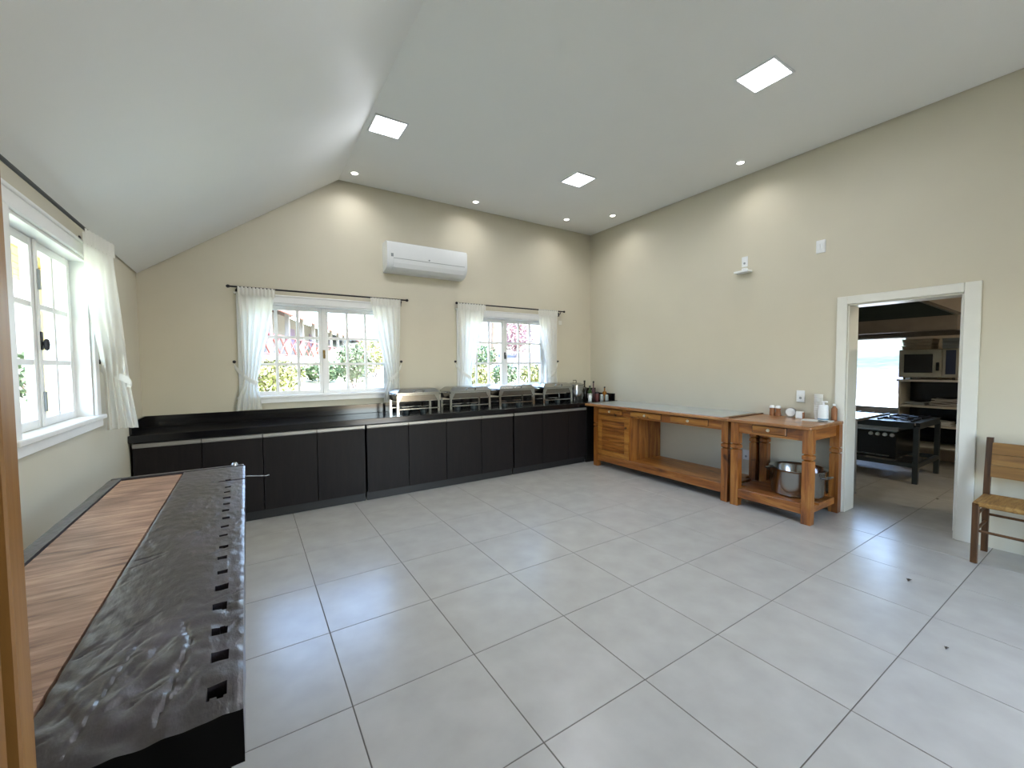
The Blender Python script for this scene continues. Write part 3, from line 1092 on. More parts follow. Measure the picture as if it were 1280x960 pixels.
def front_drawer(t, xf, y0, y1, z0, z1, kn=0.5):
    m = MB(); m.box(xf - 0.012, y0, z0, xf + 0.3, y1, z1, bev=0.004)
    d = m.build('drawer', PINE_L, t)
    m = MB(); m.box(xf + 0.0008, y0 - 0.006, z0 - 0.005, xf + 0.004, y1 + 0.006, z1 + 0.005); m.build('drawer_shade', IRON, t)  # dark sheet paints in the shadow around the drawer front
    m = MB()
    ky, kz = y0 + (y1 - y0) * kn, (z0 + z1) / 2
    m.cyl((xf - 0.012, ky, kz), (xf - 0.022, ky, kz), 0.006, n=10)
    m.cyl((xf - 0.022, ky, kz), (xf - 0.036, ky, kz), 0.017, 0.012, n=14)
    m.build('knob', KNOBM, d, True)


# long table
XF = 4.58
lt = thing('serving_table', 'long stained pine serving table with three drawers and a steel covered top', 'table', (0, 0, 0))
m = MB(); m.box(4.535, -1.815, 0.885, XR - 0.012, 0.388, 0.918, bev=0.006); m.build('tabletop', TOPW, lt)
m = MB()
m.box(4.575, -1.755, 0.9185, XR - 0.02, 0.33, 0.9265, bev=0.002)
tag(m.build('steel_sheet', SHEET, lt), 'brushed steel sheet laid on the top')
for (x, y) in ((4.617, -1.765), (4.617, 0.205), (XR - 0.055, -1.765), (XR - 0.055, 0.205)):
    m = MB(); notched_leg(m, x, y, 0.884, 0.612); m.build('leg', PINE_Z, lt)
m = MB(); m.box(4.59, -1.727, 0.778, 4.615, 0.167, 0.884); m.build('apron', PINE_Y, lt)
m = MB(); m.box(XR - 0.06, -1.727, 0.778, XR - 0.035, 0.167, 0.884); m.build('apron', PINE_Y, lt)
for y in (-1.765, 0.205):
    m = MB(); m.box(4.655, y - 0.012, 0.778, XR - 0.095, y + 0.012, 0.884); m.build('apron', PINE_X, lt)
front_drawer(lt, XF + 0.008, -0.305, 0.135, 0.800, 0.862)
front_drawer(lt, XF + 0.008, -0.94, -0.46, 0.800, 0.866)
front_drawer(lt, XF + 0.008, -1.565, -1.085, 0.798, 0.868)
for k in range(4):
    w = (XR - 0.03 - 4.60) / 4
    m = MB(); m.box(4.60 + w * k + 0.0015, -1.80 if k in (1, 2) else -1.727, 0.160, 4.60 + w * (k + 1) - 0.0015, 0.24 if k in (1, 2) else 0.167, 0.182, bev=0.002); m.build('plank', PINE_L, lt)
m = MB(); m.box(4.583, -1.727, 0.09, 4.607, 0.167, 0.188, bev=0.003); m.build('lower_rail', PINE_Y, lt)
m = MB(); m.box(XR - 0.045, -1.727, 0.09, XR - 0.022, 0.167, 0.158, bev=0.003); m.build('lower_rail', PINE_Y, lt)
m = MB()
m.box(4.60, -0.44, 0.183, XR - 0.02, -0.418, 0.777)
m.box(XR - 0.06, -0.418, 0.183, XR - 0.04, 0.165, 0.777)
m.box(4.66, 0.165, 0.183, XR - 0.1, 0.185, 0.777)
m.build('cupboard', PINE_Z, lt)
m = MB()
y0, y1, z0, z1 = -0.415, 0.160, 0.190, 0.772
m.box(4.586, y0, z0, 4.606, y0 + 0.07, z1, bev=0.002)
m.box(4.586, y1 - 0.07, z0, 4.606, y1, z1, bev=0.002)
m.box(4.586, y0 + 0.07, z0, 4.606, y1 - 0.07, z0 + 0.07, bev=0.002)
m.box(4.586, y0 + 0.07, z1 - 0.07, 4.606, y1 - 0.07, z1, bev=0.002)
dr = m.build('door', PINE_L, lt)
for k in range(9):
    zz = z0 + 0.072 + k * (z1 - z0 - 0.144) / 9
    hh = (z1 - z0 - 0.144) / 9
    m = MB(); m.prism([(4.602, zz), (4.594, zz + 0.002), (4.600, zz + hh - 0.003), (4.606, zz + hh - 0.002)], 1, y0 + 0.07, y1 - 0.07); m.build('slat', PINE_Y, dr)
m = MB(); m.cyl((4.586, y0 + 0.035, 0.63), (4.566, y0 + 0.035, 0.63), 0.010, 0.015, n=12); m.build('knob', CHAIRW, dr, True)

# small table
st = thing('side_table', 'small stained pine table with one drawer beside the doorway', 'table', (0, 0, 0))
m = MB(); m.box(4.515, -2.600, 0.888, XR - 0.012, -1.822, 0.918, bev=0.006); m.build('tabletop', TOPW, st)
m = MB(); m.box(4.55, -1.845, 0.9185, XR - 0.02, -1.822, 0.930, bev=0.003); m.build('edge_strip', CHAIRW, st)
for (x, y) in ((4.597, -2.555), (4.597, -1.885), (XR - 0.055, -2.555), (XR - 0.055, -1.885)):
    m = MB(); notched_leg(m, x, y, 0.887, 0.625, 0.039); m.build('leg', PINE_Z, st)
m = MB(); m.box(4.570, -2.515, 0.775, 4.595, -1.925, 0.887); m.build('apron', PINE_Y, st)
m = MB(); m.box(XR - 0.06, -2.515, 0.775, XR - 0.035, -1.925, 0.887); m.build('apron', PINE_Y, st)
for y in (-2.555, -1.885):
    m = MB(); m.box(4.637, y - 0.014, 0.775, XR - 0.095, y + 0.014, 0.887); m.build('apron', PINE_X, st)
front_drawer(st, 4.568, -2.375, -2.065, 0.804, 0.872)
for k in range(4):
    w = (XR - 0.03 - 4.575) / 4
    a, b = (-2.595, -1.845) if k in (1, 2) else (-2.515, -1.925)
    m = MB(); m.box(4.575 + w * k + 0.0015, a, 0.158, 4.575 + w * (k + 1) - 0.0015, b, 0.180, bev=0.002); m.build('plank', PINE_Y, st)
m = MB(); m.box(4.560, -2.515, 0.09, 4.584, -1.925, 0.185, bev=0.003); m.build('lower_rail', PINE_Y, st)
m = MB(); m.box(XR - 0.045, -2.515, 0.09, XR - 0.022, -1.925, 0.157, bev=0.003); m.build('lower_rail', PINE_Y, st)
for y in (-2.555, -1.885):
    m = MB(); m.box(4.637, y - 0.012, 0.09, XR - 0.095, y + 0.012, 0.157, bev=0.003); m.build('lower_rail', PINE_X, st)

# big steel pot on the lower shelf
pb = thing('cooking_pot', 'wide shiny steel pot without lid on the small table shelf', 'pot', (4.915, -2.335, 0.181))
m = MB()
m.lathe((0, 0, 0), [(0, 0.0), (0.205, 0.0), (0.225, 0.012), (0.235, 0.24), (0.252, 0.262), (0.249, 0.266), (0.230, 0.242), (0.218, 0.016), (0, 0.008)], 40)
m.build('body', CHROME, pb, True)
for s in (-1, 1):
    m = MB(); m.tube([(-0.05, s * 0.232, 0.20), (-0.045, s * 0.285, 0.215), (0.045, s * 0.285, 0.215), (0.05, s * 0.232, 0.20)], 0.008, 8); m.build('handle', CHROME, pb, True)

# small things on the side table
ZT = 0.9185
for (y, lb) in ((-1.965, 'small turned wooden shaker, left of the pair'), (-2.025, 'small turned wooden shaker, right of the pair')):
    t = thing('wooden_shaker', lb + ' on the small table', 'shaker', (5.17, y, ZT), 0, 'wooden shakers')
    m = MB(); m.lathe((0, 0, 0), [(0, 0), (0.026, 0.0), (0.028, 0.02), (0.024, 0.06), (0.027, 0.085)], 18); m.build('body', SHAK, t, True)
    m = MB(); m.lathe((0, 0, 0), [(0.027, 0.085), (0.025, 0.105), (0.012, 0.115), (0, 0.116)], 18); m.build('top', PLAST, t, True)
t = thing('table_clock', 'round silver kitchen timer with white dial on the small table', 'timer', (5.17, -2.15, ZT), 0.35)
m = MB(); m.cyl((-0.025, 0, 0.055), (0.012, 0, 0.055), 0.050, n=28); m.build('body', STEEL, t, True)
m = MB(); m.cyl((-0.029, 0, 0.055), (-0.0255, 0, 0.055), 0.043, n=28); m.build('dial', PLAST, t, True)
m = MB(); m.box(-0.02, -0.03, 0.0, 0.02, 0.03, 0.012); m.build('foot', STEEL, t)
t = thing('small_box', 'little white box with a brown side on the small table', 'box', (5.15, -2.245, ZT), 0.1)
m = MB(); m.box(-0.025, -0.03, 0.0, 0.025, 0.03, 0.07, bev=0.003); m.build('carton', PLAST, t)
m = MB(); m.box(-0.022, -0.042, 0.0, 0.022, -0.0305, 0.062, bev=0.002); m.build('side_card', SHAK, t)
t = thing('cup_stack', 'stack of white paper cups standing behind the spray bottle', 'cups', (5.185, -2.40, ZT))
for k in range(9):
    m = MB(); m.lathe((0, 0, 0.022 * k), [(0, 0.002), (0.028, 0.002), (0.037, 0.075), (0.040, 0.079), (0.037, 0.083), (0.034, 0.081)], 20); m.build('cup', PAPER, t, True)
t = thing('soap_dispenser', 'white pump bottle with a blue band on the small table', 'dispenser', (5.13, -2.465, ZT))
m = MB(); m.lathe((0, 0, 0), [(0, 0), (0.042, 0), (0.044, 0.005), (0.044, 0.14), (0.036, 0.155), (0.016, 0.16), (0, 0.16)], 24); m.build('body', PLAST, t, True)
m = MB(); m.lathe((0, 0, 0), [(0.0445, 0.004), (0.0455, 0.004), (0.0455, 0.022), (0.0445, 0.022)], 24); m.build('band', BLUEL, t, True)
m = MB(); m.cyl((0, 0, 0.158), (0, 0, 0.185), 0.009, n=10); m.box(-0.012, -0.035, 0.183, 0.012, 0.015, 0.196, bev=0.003); m.build('pump', PLAST, t)
t = thing('tall_bottle', 'slim brownish bottle at the back corner of the small table', 'bottle', (5.19, -2.535, ZT))
m = MB(); m.lathe((0, 0, 0), [(0, 0), (0.024, 0), (0.026, 0.005), (0.026, 0.12), (0.012, 0.14), (0.012, 0.15), (0, 0.15)], 16); m.build('body', SHAK, t, True)
m = MB(); m.lathe((0, 0, 0), [(0, 0.15), (0.015, 0.15), (0.015, 0.17), (0, 0.17)], 14); m.build('cap', PLAST, t, True)
t = thing('notepad', 'open white notepad lying at the corner of the small table', 'notepad', (5.06, -2.44, ZT), 0.2)
m = MB(); m.box(-0.09, -0.13, 0.0, 0.05, 0.0, 0.008, bev=0.001); m.build('page', PAPER, t)
m = MB(); m.box(-0.09, 0.002, 0.0, 0.05, 0.12, 0.006, bev=0.001); m.build('page', PAPER, t)
m = MB(); m.box(-0.115, -0.10, 0.0085, -0.06, -0.02, 0.013, bev=0.002); m.build('dark_cover', IRON, t)


# ------------------------------------------------------------------ wall plates
def plate(name, y, z, w, h, label, kind, x=XR):
    t = thing(name, label, 'switch' if kind == 'switch' else 'outlet', (x, y, z))
    m = MB(); m.box(-0.010, -w / 2, -h / 2, -0.0005, w / 2, h / 2, bev=0.004); m.build('cover_plate', PLAST, t)
    if kind == 'switch':
        for s in (-1, 1):
            m = MB(); m.box(-0.014, s * 0.016 - 0.013, -0.03, -0.010, s * 0.016 + 0.013, 0.03, bev=0.002); m.build('rocker', PLAST, t)
    elif kind == 'outlet':
        m = MB(); m.box(-0.013, -0.02, 0.005, -0.010, 0.02, 0.035, bev=0.002); m.build('module', PLASTG if False else PLAST, t)
        m = MB(); m.cyl((-0.0135, 0, -0.018), (-0.010, 0, -0.018), 0.013, n=16); m.build('socket', PLASTG, t)
    return t


plate('wall_outlet', -2.212, 1.143, 0.08, 0.125, 'white outlet plate above the small pine table', 'outlet')
plate('wall_outlet', -1.65, 0.41, 0.08, 0.12, 'white outlet plate low on the wall behind the gap between the tables', 'outlet')
plate('wall_switch', -2.365, 2.692, 0.085, 0.13, 'white two-rocker switch plate high on the right wall', 'switch')
plate('wall_outlet', -1.595, 2.700, 0.07, 0.12, 'white outlet plate high on the right wall above a tiny shelf', 'outlet')
t = thing('wall_bracket', 'small white bracket shelf high on the right wall', 'bracket', (XR, -1.60, 2.575))
m = MB(); m.box(-0.10, -0.085, -0.012, -0.0005, 0.085, 0.012, bev=0.005); m.build('shelf', PLAST, t)
m = MB(); m.box(-0.03, -0.03, 0.012, -0.0005, 0.03, 0.05, bev=0.004); m.build('mount', PLAST, t)
t = thing('wall_plate', 'small cream plate beside the curtain nearest the right corner', 'wall plate', (4.575, YB, 2.19))
m = MB(); m.box(-0.035, -0.008, -0.035, 0.035, -0.0005, 0.035, bev=0.003); m.build('cover', TRIMW, t)

# ------------------------------------------------------------------ old workbench (left foreground)
BZ = 0.87
wbn = thing('workbench', 'long old dark carpenter workbench with a light board inset and square dog holes', 'workbench', (0, 0, 0))
NEAR, FAR = -3.352, -1.125


def hole_list():
    px = [(285, 599.8), (285, 608.8), (284, 615), (283, 622), (283, 629.6), (281.9, 637.8), (281.2, 647.3), (280.3, 657.9), (278.6, 669.2), (277.7, 683.8), (277, 697.5), (275.8, 715.4), (274.2, 735), (273, 757.9), (271.7, 789), (270, 821), (268, 862)]
    out = []
    for (u, v) in px:
        d = _r2 * ((u - 640) / 515.24) + _u2 * ((480 - v) / 515.24) + _f
        k = (BZ - 1.494) / d.z
        out.append((0.256 + d.x * k, -4.262 + d.y * k))
    return out


HOLES = hole_list()
XS0, XS1 = -0.088, 0.222


grnd = random.Random(5)
GROOVES = [(-0.02, -3.35, 0.03, -3.02, 0.006), (0.095, -3.34, 0.125, -3.08, 0.007), (-0.08, -3.12, 0.0, -3.30, 0.004), (0.02, -3.20, 0.11, -3.05, 0.004), (-0.05, -3.05, 0.05, -2.90, 0.003), (0.13, -3.12, 0.10, -2.98, 0.006)]
for _k in range(34):
    _x, _y = grnd.uniform(-0.08, 0.2), NEAR + abs(grnd.gauss(0, 0.45))
    _a, _l = grnd.uniform(0.3, 1.2), grnd.uniform(0.02, 0.10)
    GROOVES.append((_x, _y, _x + _l * math.cos(_a), _y + _l * math.sin(_a), grnd.uniform(0.002, 0.005)))


def bench_slab():
    """heavy slab with real square holes and a gouged, wavy surface"""
    xs = set()
    n = 60
    for i in range(n + 1):
        xs.add(round(XS0 + (XS1 - XS0) * i / n, 5))
    xs = sorted(xs)
    ny = 420
    ys = [NEAR + (FAR - NEAR) * j / ny for j in range(ny + 1)]
    cell_y = (FAR - NEAR) / ny
    bm = bmesh.new()

    def surf(x, y):
        e = min(x - XS0, XS1 - x, y - NEAR, FAR - y)
        d = noise.noise(Vector((x * 9, y * 4, 0))) * 0.0025 + noise.noise(Vector((x * 40, y * 22, 3))) * 0.0016
        rough = smoothstep((-2.7 - y) / 0.5)
        d += rough * (noise.noise(Vector((x * 22 + y * 9, y * 20, 7))) * 0.0055 - max(0, noise.noise(Vector((x * 30 - y * 12, y * 7, 11))) - 0.22) * 0.014)
        if e < 0.008:
            d -= 0.003 * (1 - e / 0.008) * (1 + 0.8 * noise.noise(Vector((y * 25, x * 30, 5))))
        if abs(y + 1.50) < 0.007 and x > 0.10:
            d -= 0.012
        for (ax, ay, bx, by, dp) in GROOVES:
            L2 = (bx - ax) ** 2 + (by - ay) ** 2
            t = max(0.0, min(1.0, ((x - ax) * (bx - ax) + (y - ay) * (by - ay)) / L2))
            q = math.hypot(x - ax - t * (bx - ax), y - ay - t * (by - ay))
            w = 0.0042
            if q < w:
                d -= 0.65 * dp * (1 - (q / w) ** 2) * (0.6 + 0.4 * math.sin(t * PI))
        d -= 0.010 * smoothstep((NEAR + 0.10 - y) / 0.10)
        return d
    top, low = {}, {}

    def edge_off(x, y):
        dx = 0.0
        if XS1 - x < 1e-4:
            dx = 0.003 * noise.noise(Vector((0, y * 14, 1))) + (0.012 - 0.006 * (y + 3.4)) * 0.6
        elif x > XS0 + 0.15:
            dx = (0.012 - 0.006 * (y + 3.4)) * 0.6 * (x - XS0 - 0.15) / (XS1 - XS0 - 0.15)
        dy = 0.0
        if y - NEAR < 1e-4:
            dy = 0.012 * noise.noise(Vector((x * 9, 0, 2))) - 0.01
        return dx, dy
    for i, x in enumerate(xs):
        for j, y in enumerate(ys):
            dx, dy = edge_off(x, y)
            top[i, j] = bm.verts.new((x + dx, y + dy, BZ + surf(x, y)))
    dead = set()
    for q, (hx, hy) in enumerate(HOLES):
        near = hy < -2.8
        hw = 0.0135 if not near else 0.0155
        hh = 0.012 if not near else 0.017
        for i in range(len(xs) - 1):
            for j in range(ny):
                cx, cy = (xs[i] + xs[i + 1]) / 2, (ys[j] + ys[j + 1]) / 2
                if abs(cx - hx) < hw and abs(cy - hy) < hh + (0.002 if near else 0) * noise.noise(Vector((cx * 60, cy * 60, q))):
                    dead.add((i, j))

    def lowv(i, j):
        if (i, j) not in low:
            v = top[i, j].co
            low[i, j] = bm.verts.new((v.x, v.y, BZ - 0.07))
        return low[i, j]
    for i in range(len(xs) - 1):
        for j in range(ny):
            if (i, j) in dead:
                for (a, b, nb) in (((i, j), (i + 1, j), (i, j - 1)), ((i + 1, j), (i + 1, j + 1), (i + 1, j)), ((i + 1, j + 1), (i, j + 1), (i, j + 1)), ((i, j + 1), (i, j), (i - 1, j))):
                    if nb not in dead:
                        bm.faces.new((top[a], top[b], lowv(*b), lowv(*a)))
                bm.faces.new((lowv(i, j), lowv(i + 1, j), lowv(i + 1, j + 1), lowv(i, j + 1)))
            else:
                bm.faces.new((top[i, j], top[i + 1, j], top[i + 1, j + 1], top[i, j + 1]))
    # skirt
    TH = 0.115
    I = len(xs) - 1
    loop = [(i, 0) for i in range(I + 1)] + [(I, j) for j in range(1, ny + 1)] + [(i, ny) for i in range(I - 1, -1, -1)] + [(0, j) for j in range(ny - 1, 0, -1)]
    bot = [bm.verts.new((top[k].co.x, top[k].co.y, BZ - TH)) for k in loop]
    for a in range(len(loop)):
        b = (a + 1) % len(loop)
        bm.faces.new((top[loop[a]], top[loop[b]], bot[b], bot[a]))
    bm.faces.new(bot)
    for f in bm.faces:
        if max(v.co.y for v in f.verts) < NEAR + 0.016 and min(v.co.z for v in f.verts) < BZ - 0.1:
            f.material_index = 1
    mb = MB()
    mb.bm.free()
    mb.bm = bm
    return mb


sl = bench_slab().build('slab', OLD, wbn, True)
END_SHADE = plain('shade_black_wood', '#060505', 0.8, var=0.2, spec=0.1)  # shade on the bench's near end, painted in as flat black
sl.data.materials.append(END_SHADE)


def wavy_board(name, x0, x1, y0, y1, zt, th, mat, amp=0.001, nx=12, ny=90, taper=0.0):
    m = MB()
    rows = []
    for j in range(ny + 1):
        y = y0 + (y1 - y0) * j / ny
        rows.append([(x0 + (x1 - x0) * i / nx + (taper * (1 - j / ny) * i / nx), y, zt + amp * noise.noise(Vector((i * 3.1 / nx, y * 9, zt * 10)))) for i in range(nx + 1)])
    m.quads(rows)
    # sides
    ring = [rows[0][i] for i in range(nx + 1)] + [rows[j][nx] for j in range(1, ny + 1)] + [rows[ny][i] for i in range(nx - 1, -1, -1)] + [rows[j][0] for j in range(ny - 1, 0, -1)]
    ring.append(ring[0])
    m.quads([ring, [(a, b, zt - th) for (a, b, c) in ring]])
    bmesh.ops.remove_doubles(m.bm, verts=m.bm.verts, dist=1e-5)
    return m.build(name, mat, wbn, True)


tag(wavy_board('inset_board', -0.362, -0.094, NEAR + 0.02, FAR - 0.03, BZ - 0.003, 0.03, BOARD), 'lighter pinkish-brown plank set into the black top')
wavy_board('back_strip', -0.415, -0.368, NEAR + 0.02, FAR, BZ + 0.002, 0.10, OLD, amp=0.003, nx=6)
m = MB(); m.box(-0.415, FAR + 0.002, BZ - 0.10, 0.215, FAR + 0.035, BZ + 0.004, bev=0.006, seg=2); m.build('end_cleat', OLD, wbn)
m = MB(); m.box(-0.366, NEAR + 0.03, BZ - 0.10, -0.092, FAR - 0.002, BZ - 0.036); m.build('under_board', OLD, wbn)
m = MB(); m.lathe((0.165, FAR + 0.02, BZ), [(0.018, 0.0), (0.018, 0.012), (0.012, 0.02), (0, 0.022)], 16); m.build('metal_stud', STEEL, wbn, True)
for (x, y) in ((-0.34, -3.15), (0.13, -3.15), (-0.34, -1.35), (0.13, -1.35)):
    m = MB(); m.box(x - 0.05, y - 0.06, 0.001, x + 0.05, y + 0.06, BZ - 0.116, bev=0.008); m.build('leg', OLD, wbn)
for x in (-0.34, 0.13):
    m = MB(); m.box(x - 0.03, -3.09, 0.18, x + 0.03, -1.41, 0.28, bev=0.006); m.build('stretcher', OLD, wbn)
for y in (-3.15, -1.35):
    m = MB(); m.box(-0.29, y - 0.03, 0.18, 0.08, y + 0.03, 0.28, bev=0.006); m.build('stretcher', OLD, wbn)
    m = MB(); m.box(-0.40, y - 0.05, BZ - 0.20, 0.20, y + 0.05, BZ - 0.117, bev=0.006); m.build('crossbeam', OLD, wbn)
m = MB(); m.box(-0.38, NEAR + 0.015, BZ - 0.38, 0.205, NEAR + 0.05, BZ - 0.117, bev=0.006); m.build('end_apron', END_SHADE, wbn)
m = MB(); m.tube([(0.205, -1.40, BZ - 0.01), (0.235, -1.395, BZ - 0.012), (0.33, -1.37, BZ - 0.030), (0.345, -1.365, BZ - 0.028)], [0.003, 0.003, 0.0025, 0.004], 6); m.build('wire', STEEL, wbn, True)

# wooden door post at the very left
dp = thing('trim_2', 'brown wooden door post at the left edge', None, (0, 0, 0), 0, None, 'structure')
m = MB(); m.box(-0.06, -3.80, 0.0005, 0.044, -3.66, 2.35, bev=0.003); m.build('post', JAMB, dp)
m = MB(); m.box(-0.06, -3.652, 0.0005, 0.050, -3.62, 2.35, bev=0.002); m.build('stop_bead', JAMB, dp)
m = MB(); m.box(-0.06, -3.66, 0.0005, 0.036, -3.652, 2.35); m.build('groove_shade', IRON, dp)  # black strip standing in for the shade inside the groove

# ------------------------------------------------------------------ rush chair at the right wall
chr_ = thing('chair', 'simple wooden chair with woven rush seat standing against the right wall', 'chair', (4.76, -3.555, 0))
CW, CDP = 0.44, 0.385
for (x, y) in ((0.0, 0.0), (0.0, -CW + 0.036)):
    m = MB(); m.box(x, y - 0.036, 0.0005, x + 0.036, y, 0.452, bev=0.003); m.build('leg', CHAIRW, chr_)
for y in (-0.036, -CW):
    m = MB()
    rows = []
    for (z, dx) in ((0.0005, 0.0), (0.44, -0.005), (0.62, 0.01), (0.90, 0.055)):
        x = CDP - 0.036 + dx
        rows.append([(x, y, z), (x + 0.032, y, z), (x + 0.032, y + 0.036, z), (x, y + 0.036, z), (x, y, z)])
    m.quads(rows)
    r = rows[-1]
    m.quads([[r[0], r[1]], [r[3], r[2]]])
    m.build('back_post', CHAIRW, chr_)
m = MB(); m.box(0.0, -CW + 0.0, 0.425, CDP - 0.005, 0.0, 0.462, bev=0.014, seg=3); m.build('seat', RUSH, chr_)
for (z0, z1) in ((0.60, 0.69), (0.693, 0.775), (0.778, 0.865)):
    m = MB()
    xa = CDP - 0.034 + 0.01 + (z0 - 0.62) * 0.16
    m.prism([(xa - 0.012, z0), (xa + 0.004, z0), (xa + 0.016, z1), (xa, z1)], 1, -CW + 0.036, -0.036)
    m.build('back_slat', CHAIRB, chr_)
for z in (0.24, 0.36):
    for y in (-0.018, -CW + 0.018):
        m = MB(); m.cyl((0.03, y, z), (CDP - 0.03, y, z), 0.010, n=10); m.build('rung', CHAIRW, chr_, True)
m = MB(); m.cyl((0.018, -0.03, 0.245), (0.018, -CW + 0.03, 0.245), 0.010, n=10); m.build('rung', CHAIRW, chr_, True)
m = MB(); m.cyl((CDP - 0.02, -0.03, 0.30), (CDP - 0.02, -CW + 0.03, 0.30), 0.010, n=10); m.build('rung', CHAIRW, chr_, True)

# ------------------------------------------------------------------ bits on the floor
for (x, y, s, lb) in ((4.03, -3.395, 0.022, 'dark dry leaf curled on the tiles facing the doorway'), (3.28, -3.72, 0.014, 'tiny dark crumb of leaf on a tile joint in the foreground'), (6.55, -3.02, 0.02, 'dry leaf on the kitchen floor just past the door')):
    m = MB()
    rows = []
    for j in range(5):
        v = j / 4
        wv = math.sin(v * PI) ** 0.7 * s * 0.6 + 0.001
        rows.append([(x + (v - 0.5) * 2.2 * s, y + k * wv, 0.002 + 0.008 * abs(k) + 0.004 * math.sin(5 * v)) for k in (-1, -0.5, 0, 0.5, 1)])
    m.quads(rows)
    tag(m.build('dry_leaf', DRYL), lb, 'leaf')

# ================================================================== KITCHEN
kf = thing('window_4', 'kitchen window looking onto a grassy slope', None, (XK, -1.36, 0), 0, None, 'structure')
m = MB()
for (a, b, c, d) in ((-0.76, 0.72, -0.72, 1.93), (0.72, 0.72, 0.76, 1.93), (-0.72, 0.72, 0.72, 0.76), (-0.72, 1.89, 0.72, 1.93)):
    m.box(0.05, a, b, 0.10, c, d)
m.build('window_frame', KRACK, kf)
m = MB(); m.quads([[(0.075, -0.72, 0.76), (0.075, 0.72, 0.76)], [(0.075, -0.72, 1.89), (0.075, 0.72, 1.89)]]); m.build('pane', GLASS, kf)

# industrial stove frame with oven
sv = thing('stove', 'low industrial gas stove on an open dark steel frame in the kitchen', 'stove', (7.10, -2.73, 0))
SW, SD = 0.95, 1.35
for (x, y) in ((0, 0), (0, SD - 0.05), (SW - 0.05, 0), (SW - 0.05, SD - 0.05)):
    m = MB(); m.box(x, y, 0.001, x + 0.05, y + 0.05, 0.70); m.build('leg', DSTEEL, sv)
for z0, z1 in ((0.68, 0.75), (0.20, 0.25)):
    m = MB()
    m.box(0, 0.05, z0, 0.04, SD - 0.05, z1); m.box(SW - 0.04, 0.05, z0, SW, SD - 0.05, z1)
    m.box(0.05, 0, z0, SW - 0.05, 0.04, z1); m.box(0.05, SD - 0.04, z0, SW - 0.05, SD, z1)
    m.build('rail', DSTEEL, sv)
m = MB(); m.box(0.0, 0.0, 0.7505, SW, SD, 0.757); m.build('cooktop', DSTEEL, sv)
for i in range(2):
    for j in range(3):
        cx, cy = 0.25 + 0.45 * i, 0.25 + 0.42 * j
        m = MB()
        for k in range(4):
            a = k * PI / 4
            dx, dy = 0.16 * math.cos(a), 0.16 * math.sin(a)
            m.cyl((cx - dx, cy - dy, 0.772), (cx + dx, cy + dy, 0.772), 0.008, n=6)
        m.box(cx - 0.17, cy - 0.17, 0.758, cx + 0.17, cy - 0.155, 0.778); m.box(cx - 0.17, cy + 0.155, 0.758, cx + 0.17, cy + 0.17, 0.778)
        m.build('grate', IRON, sv)
m = MB(); m.box(0.14, 0.24, 0.2505, 0.85, 0.95, 0.60, bev=0.008); ov = m.build('oven', BLACK, sv)
m = MB(); m.box(0.10, 0.22, 0.62, 0.14, 1.2, 0.675); m.build('control_band', STEEL, sv)
for k in range(4):
    m = MB(); y = 0.28 + 0.072 * k
    m.cyl((0.14, y, 0.56), (0.105, y, 0.56), 0.024, 0.019, n=14); m.build('knob', PLAST, ov, True)
m = MB(); m.cyl((0.11, 0.30, 0.29), (0.11, 0.9, 0.29), 0.008, n=8); m.build('oven_handle', STEEL, ov, True)
m = MB(); m.box(0.02, 0.55, 0.232, 0.90, 1.2, 0.2495); m.build('drip_tray', STEEL, sv)
m = MB(); m.box(0.02, 0.06, 0.232, 0.55, 0.235, 0.2495); m.build('drip_tray', STEEL, sv)

# steel prep table at the left of the doorway view
ptb = thing('prep_table', 'steel kitchen prep table mostly hidden behind the door jamb', 'table', (6.05, -2.46, 0))
m = MB(); m.box(0, 0, 0.835, 0.80, 0.75, 0.865, bev=0.003); m.build('tabletop', STEEL, ptb)
for (x, y) in ((0.02, 0.02), (0.78, 0.50), (0.02, 0.73), (0.78, 0.73)):
    m = MB(); m.cyl((x, y, 0.03), (x, y, 0.834), 0.012, n=10)
    m.cyl((x, y, 0.0005), (x, y, 0.03), 0.017, n=10); m.build('leg', STEEL, ptb, True)

# shelf rack
rk = thing('shelf_rack', 'off-white open kitchen shelf rack holding the microwave', 'shelf', (8.50, -3.35, 0))
m = MB(); m.box(0.0, 1.155, 0.28, 0.50, 1.175, 1.215); m.build('side_panel', KRACK, rk)
m = MB(); m.box(0.0, 0.0, 0.28, 0.50, 0.02, 1.215); m.build('side_panel', KRACK, rk)
for z in (0.28, 0.585, 0.86):
    m = MB(); m.box(-0.01, 0.02, z - 0.02, 0.50, 1.155, z + 0.005); m.build('shelf', KRACK, rk)
m = MB(); m.box(-0.02, -0.01, 1.216, 0.52, 1.195, 1.245, bev=0.003); m.build('top', KRACK, rk)
m = MB(); m.box(0.48, 0.02, 0.29, 0.50, 1.155, 1.21); m.build('back_panel', BLACK, rk)
for (x, y) in ((0.02, 0.03), (0.02, 1.12), (0.45, 0.03), (0.45, 1.12)):
    m = MB(); m.box(x, y, 0.001, x + 0.03, y + 0.03, 0.259); m.build('foot', KRACK, rk)
mw = thing('microwave', 'beige and steel microwave with dark door glass on the kitchen rack', 'microwave', (8.50, -2.79, 1.246))
m = MB(); m.box(0.02, 0, 0.03, 0.42, 0.62, 0.44, bev=0.006); m.build('body', KMICRO, mw)
m = MB(); m.box(0.0, 0.165, 0.035, 0.019, 0.618, 0.435, bev=0.004); md = m.build('door', KMICRO, mw)
m = MB(); m.box(-0.003, 0.255, 0.10, -0.0005, 0.56, 0.37); m.build('door_glass', BLACK, md)
m = MB(); m.box(-0.03, 0.185, 0.13, -0.0005, 0.215, 0.25, bev=0.005); m.build('handle', BLACK, md)
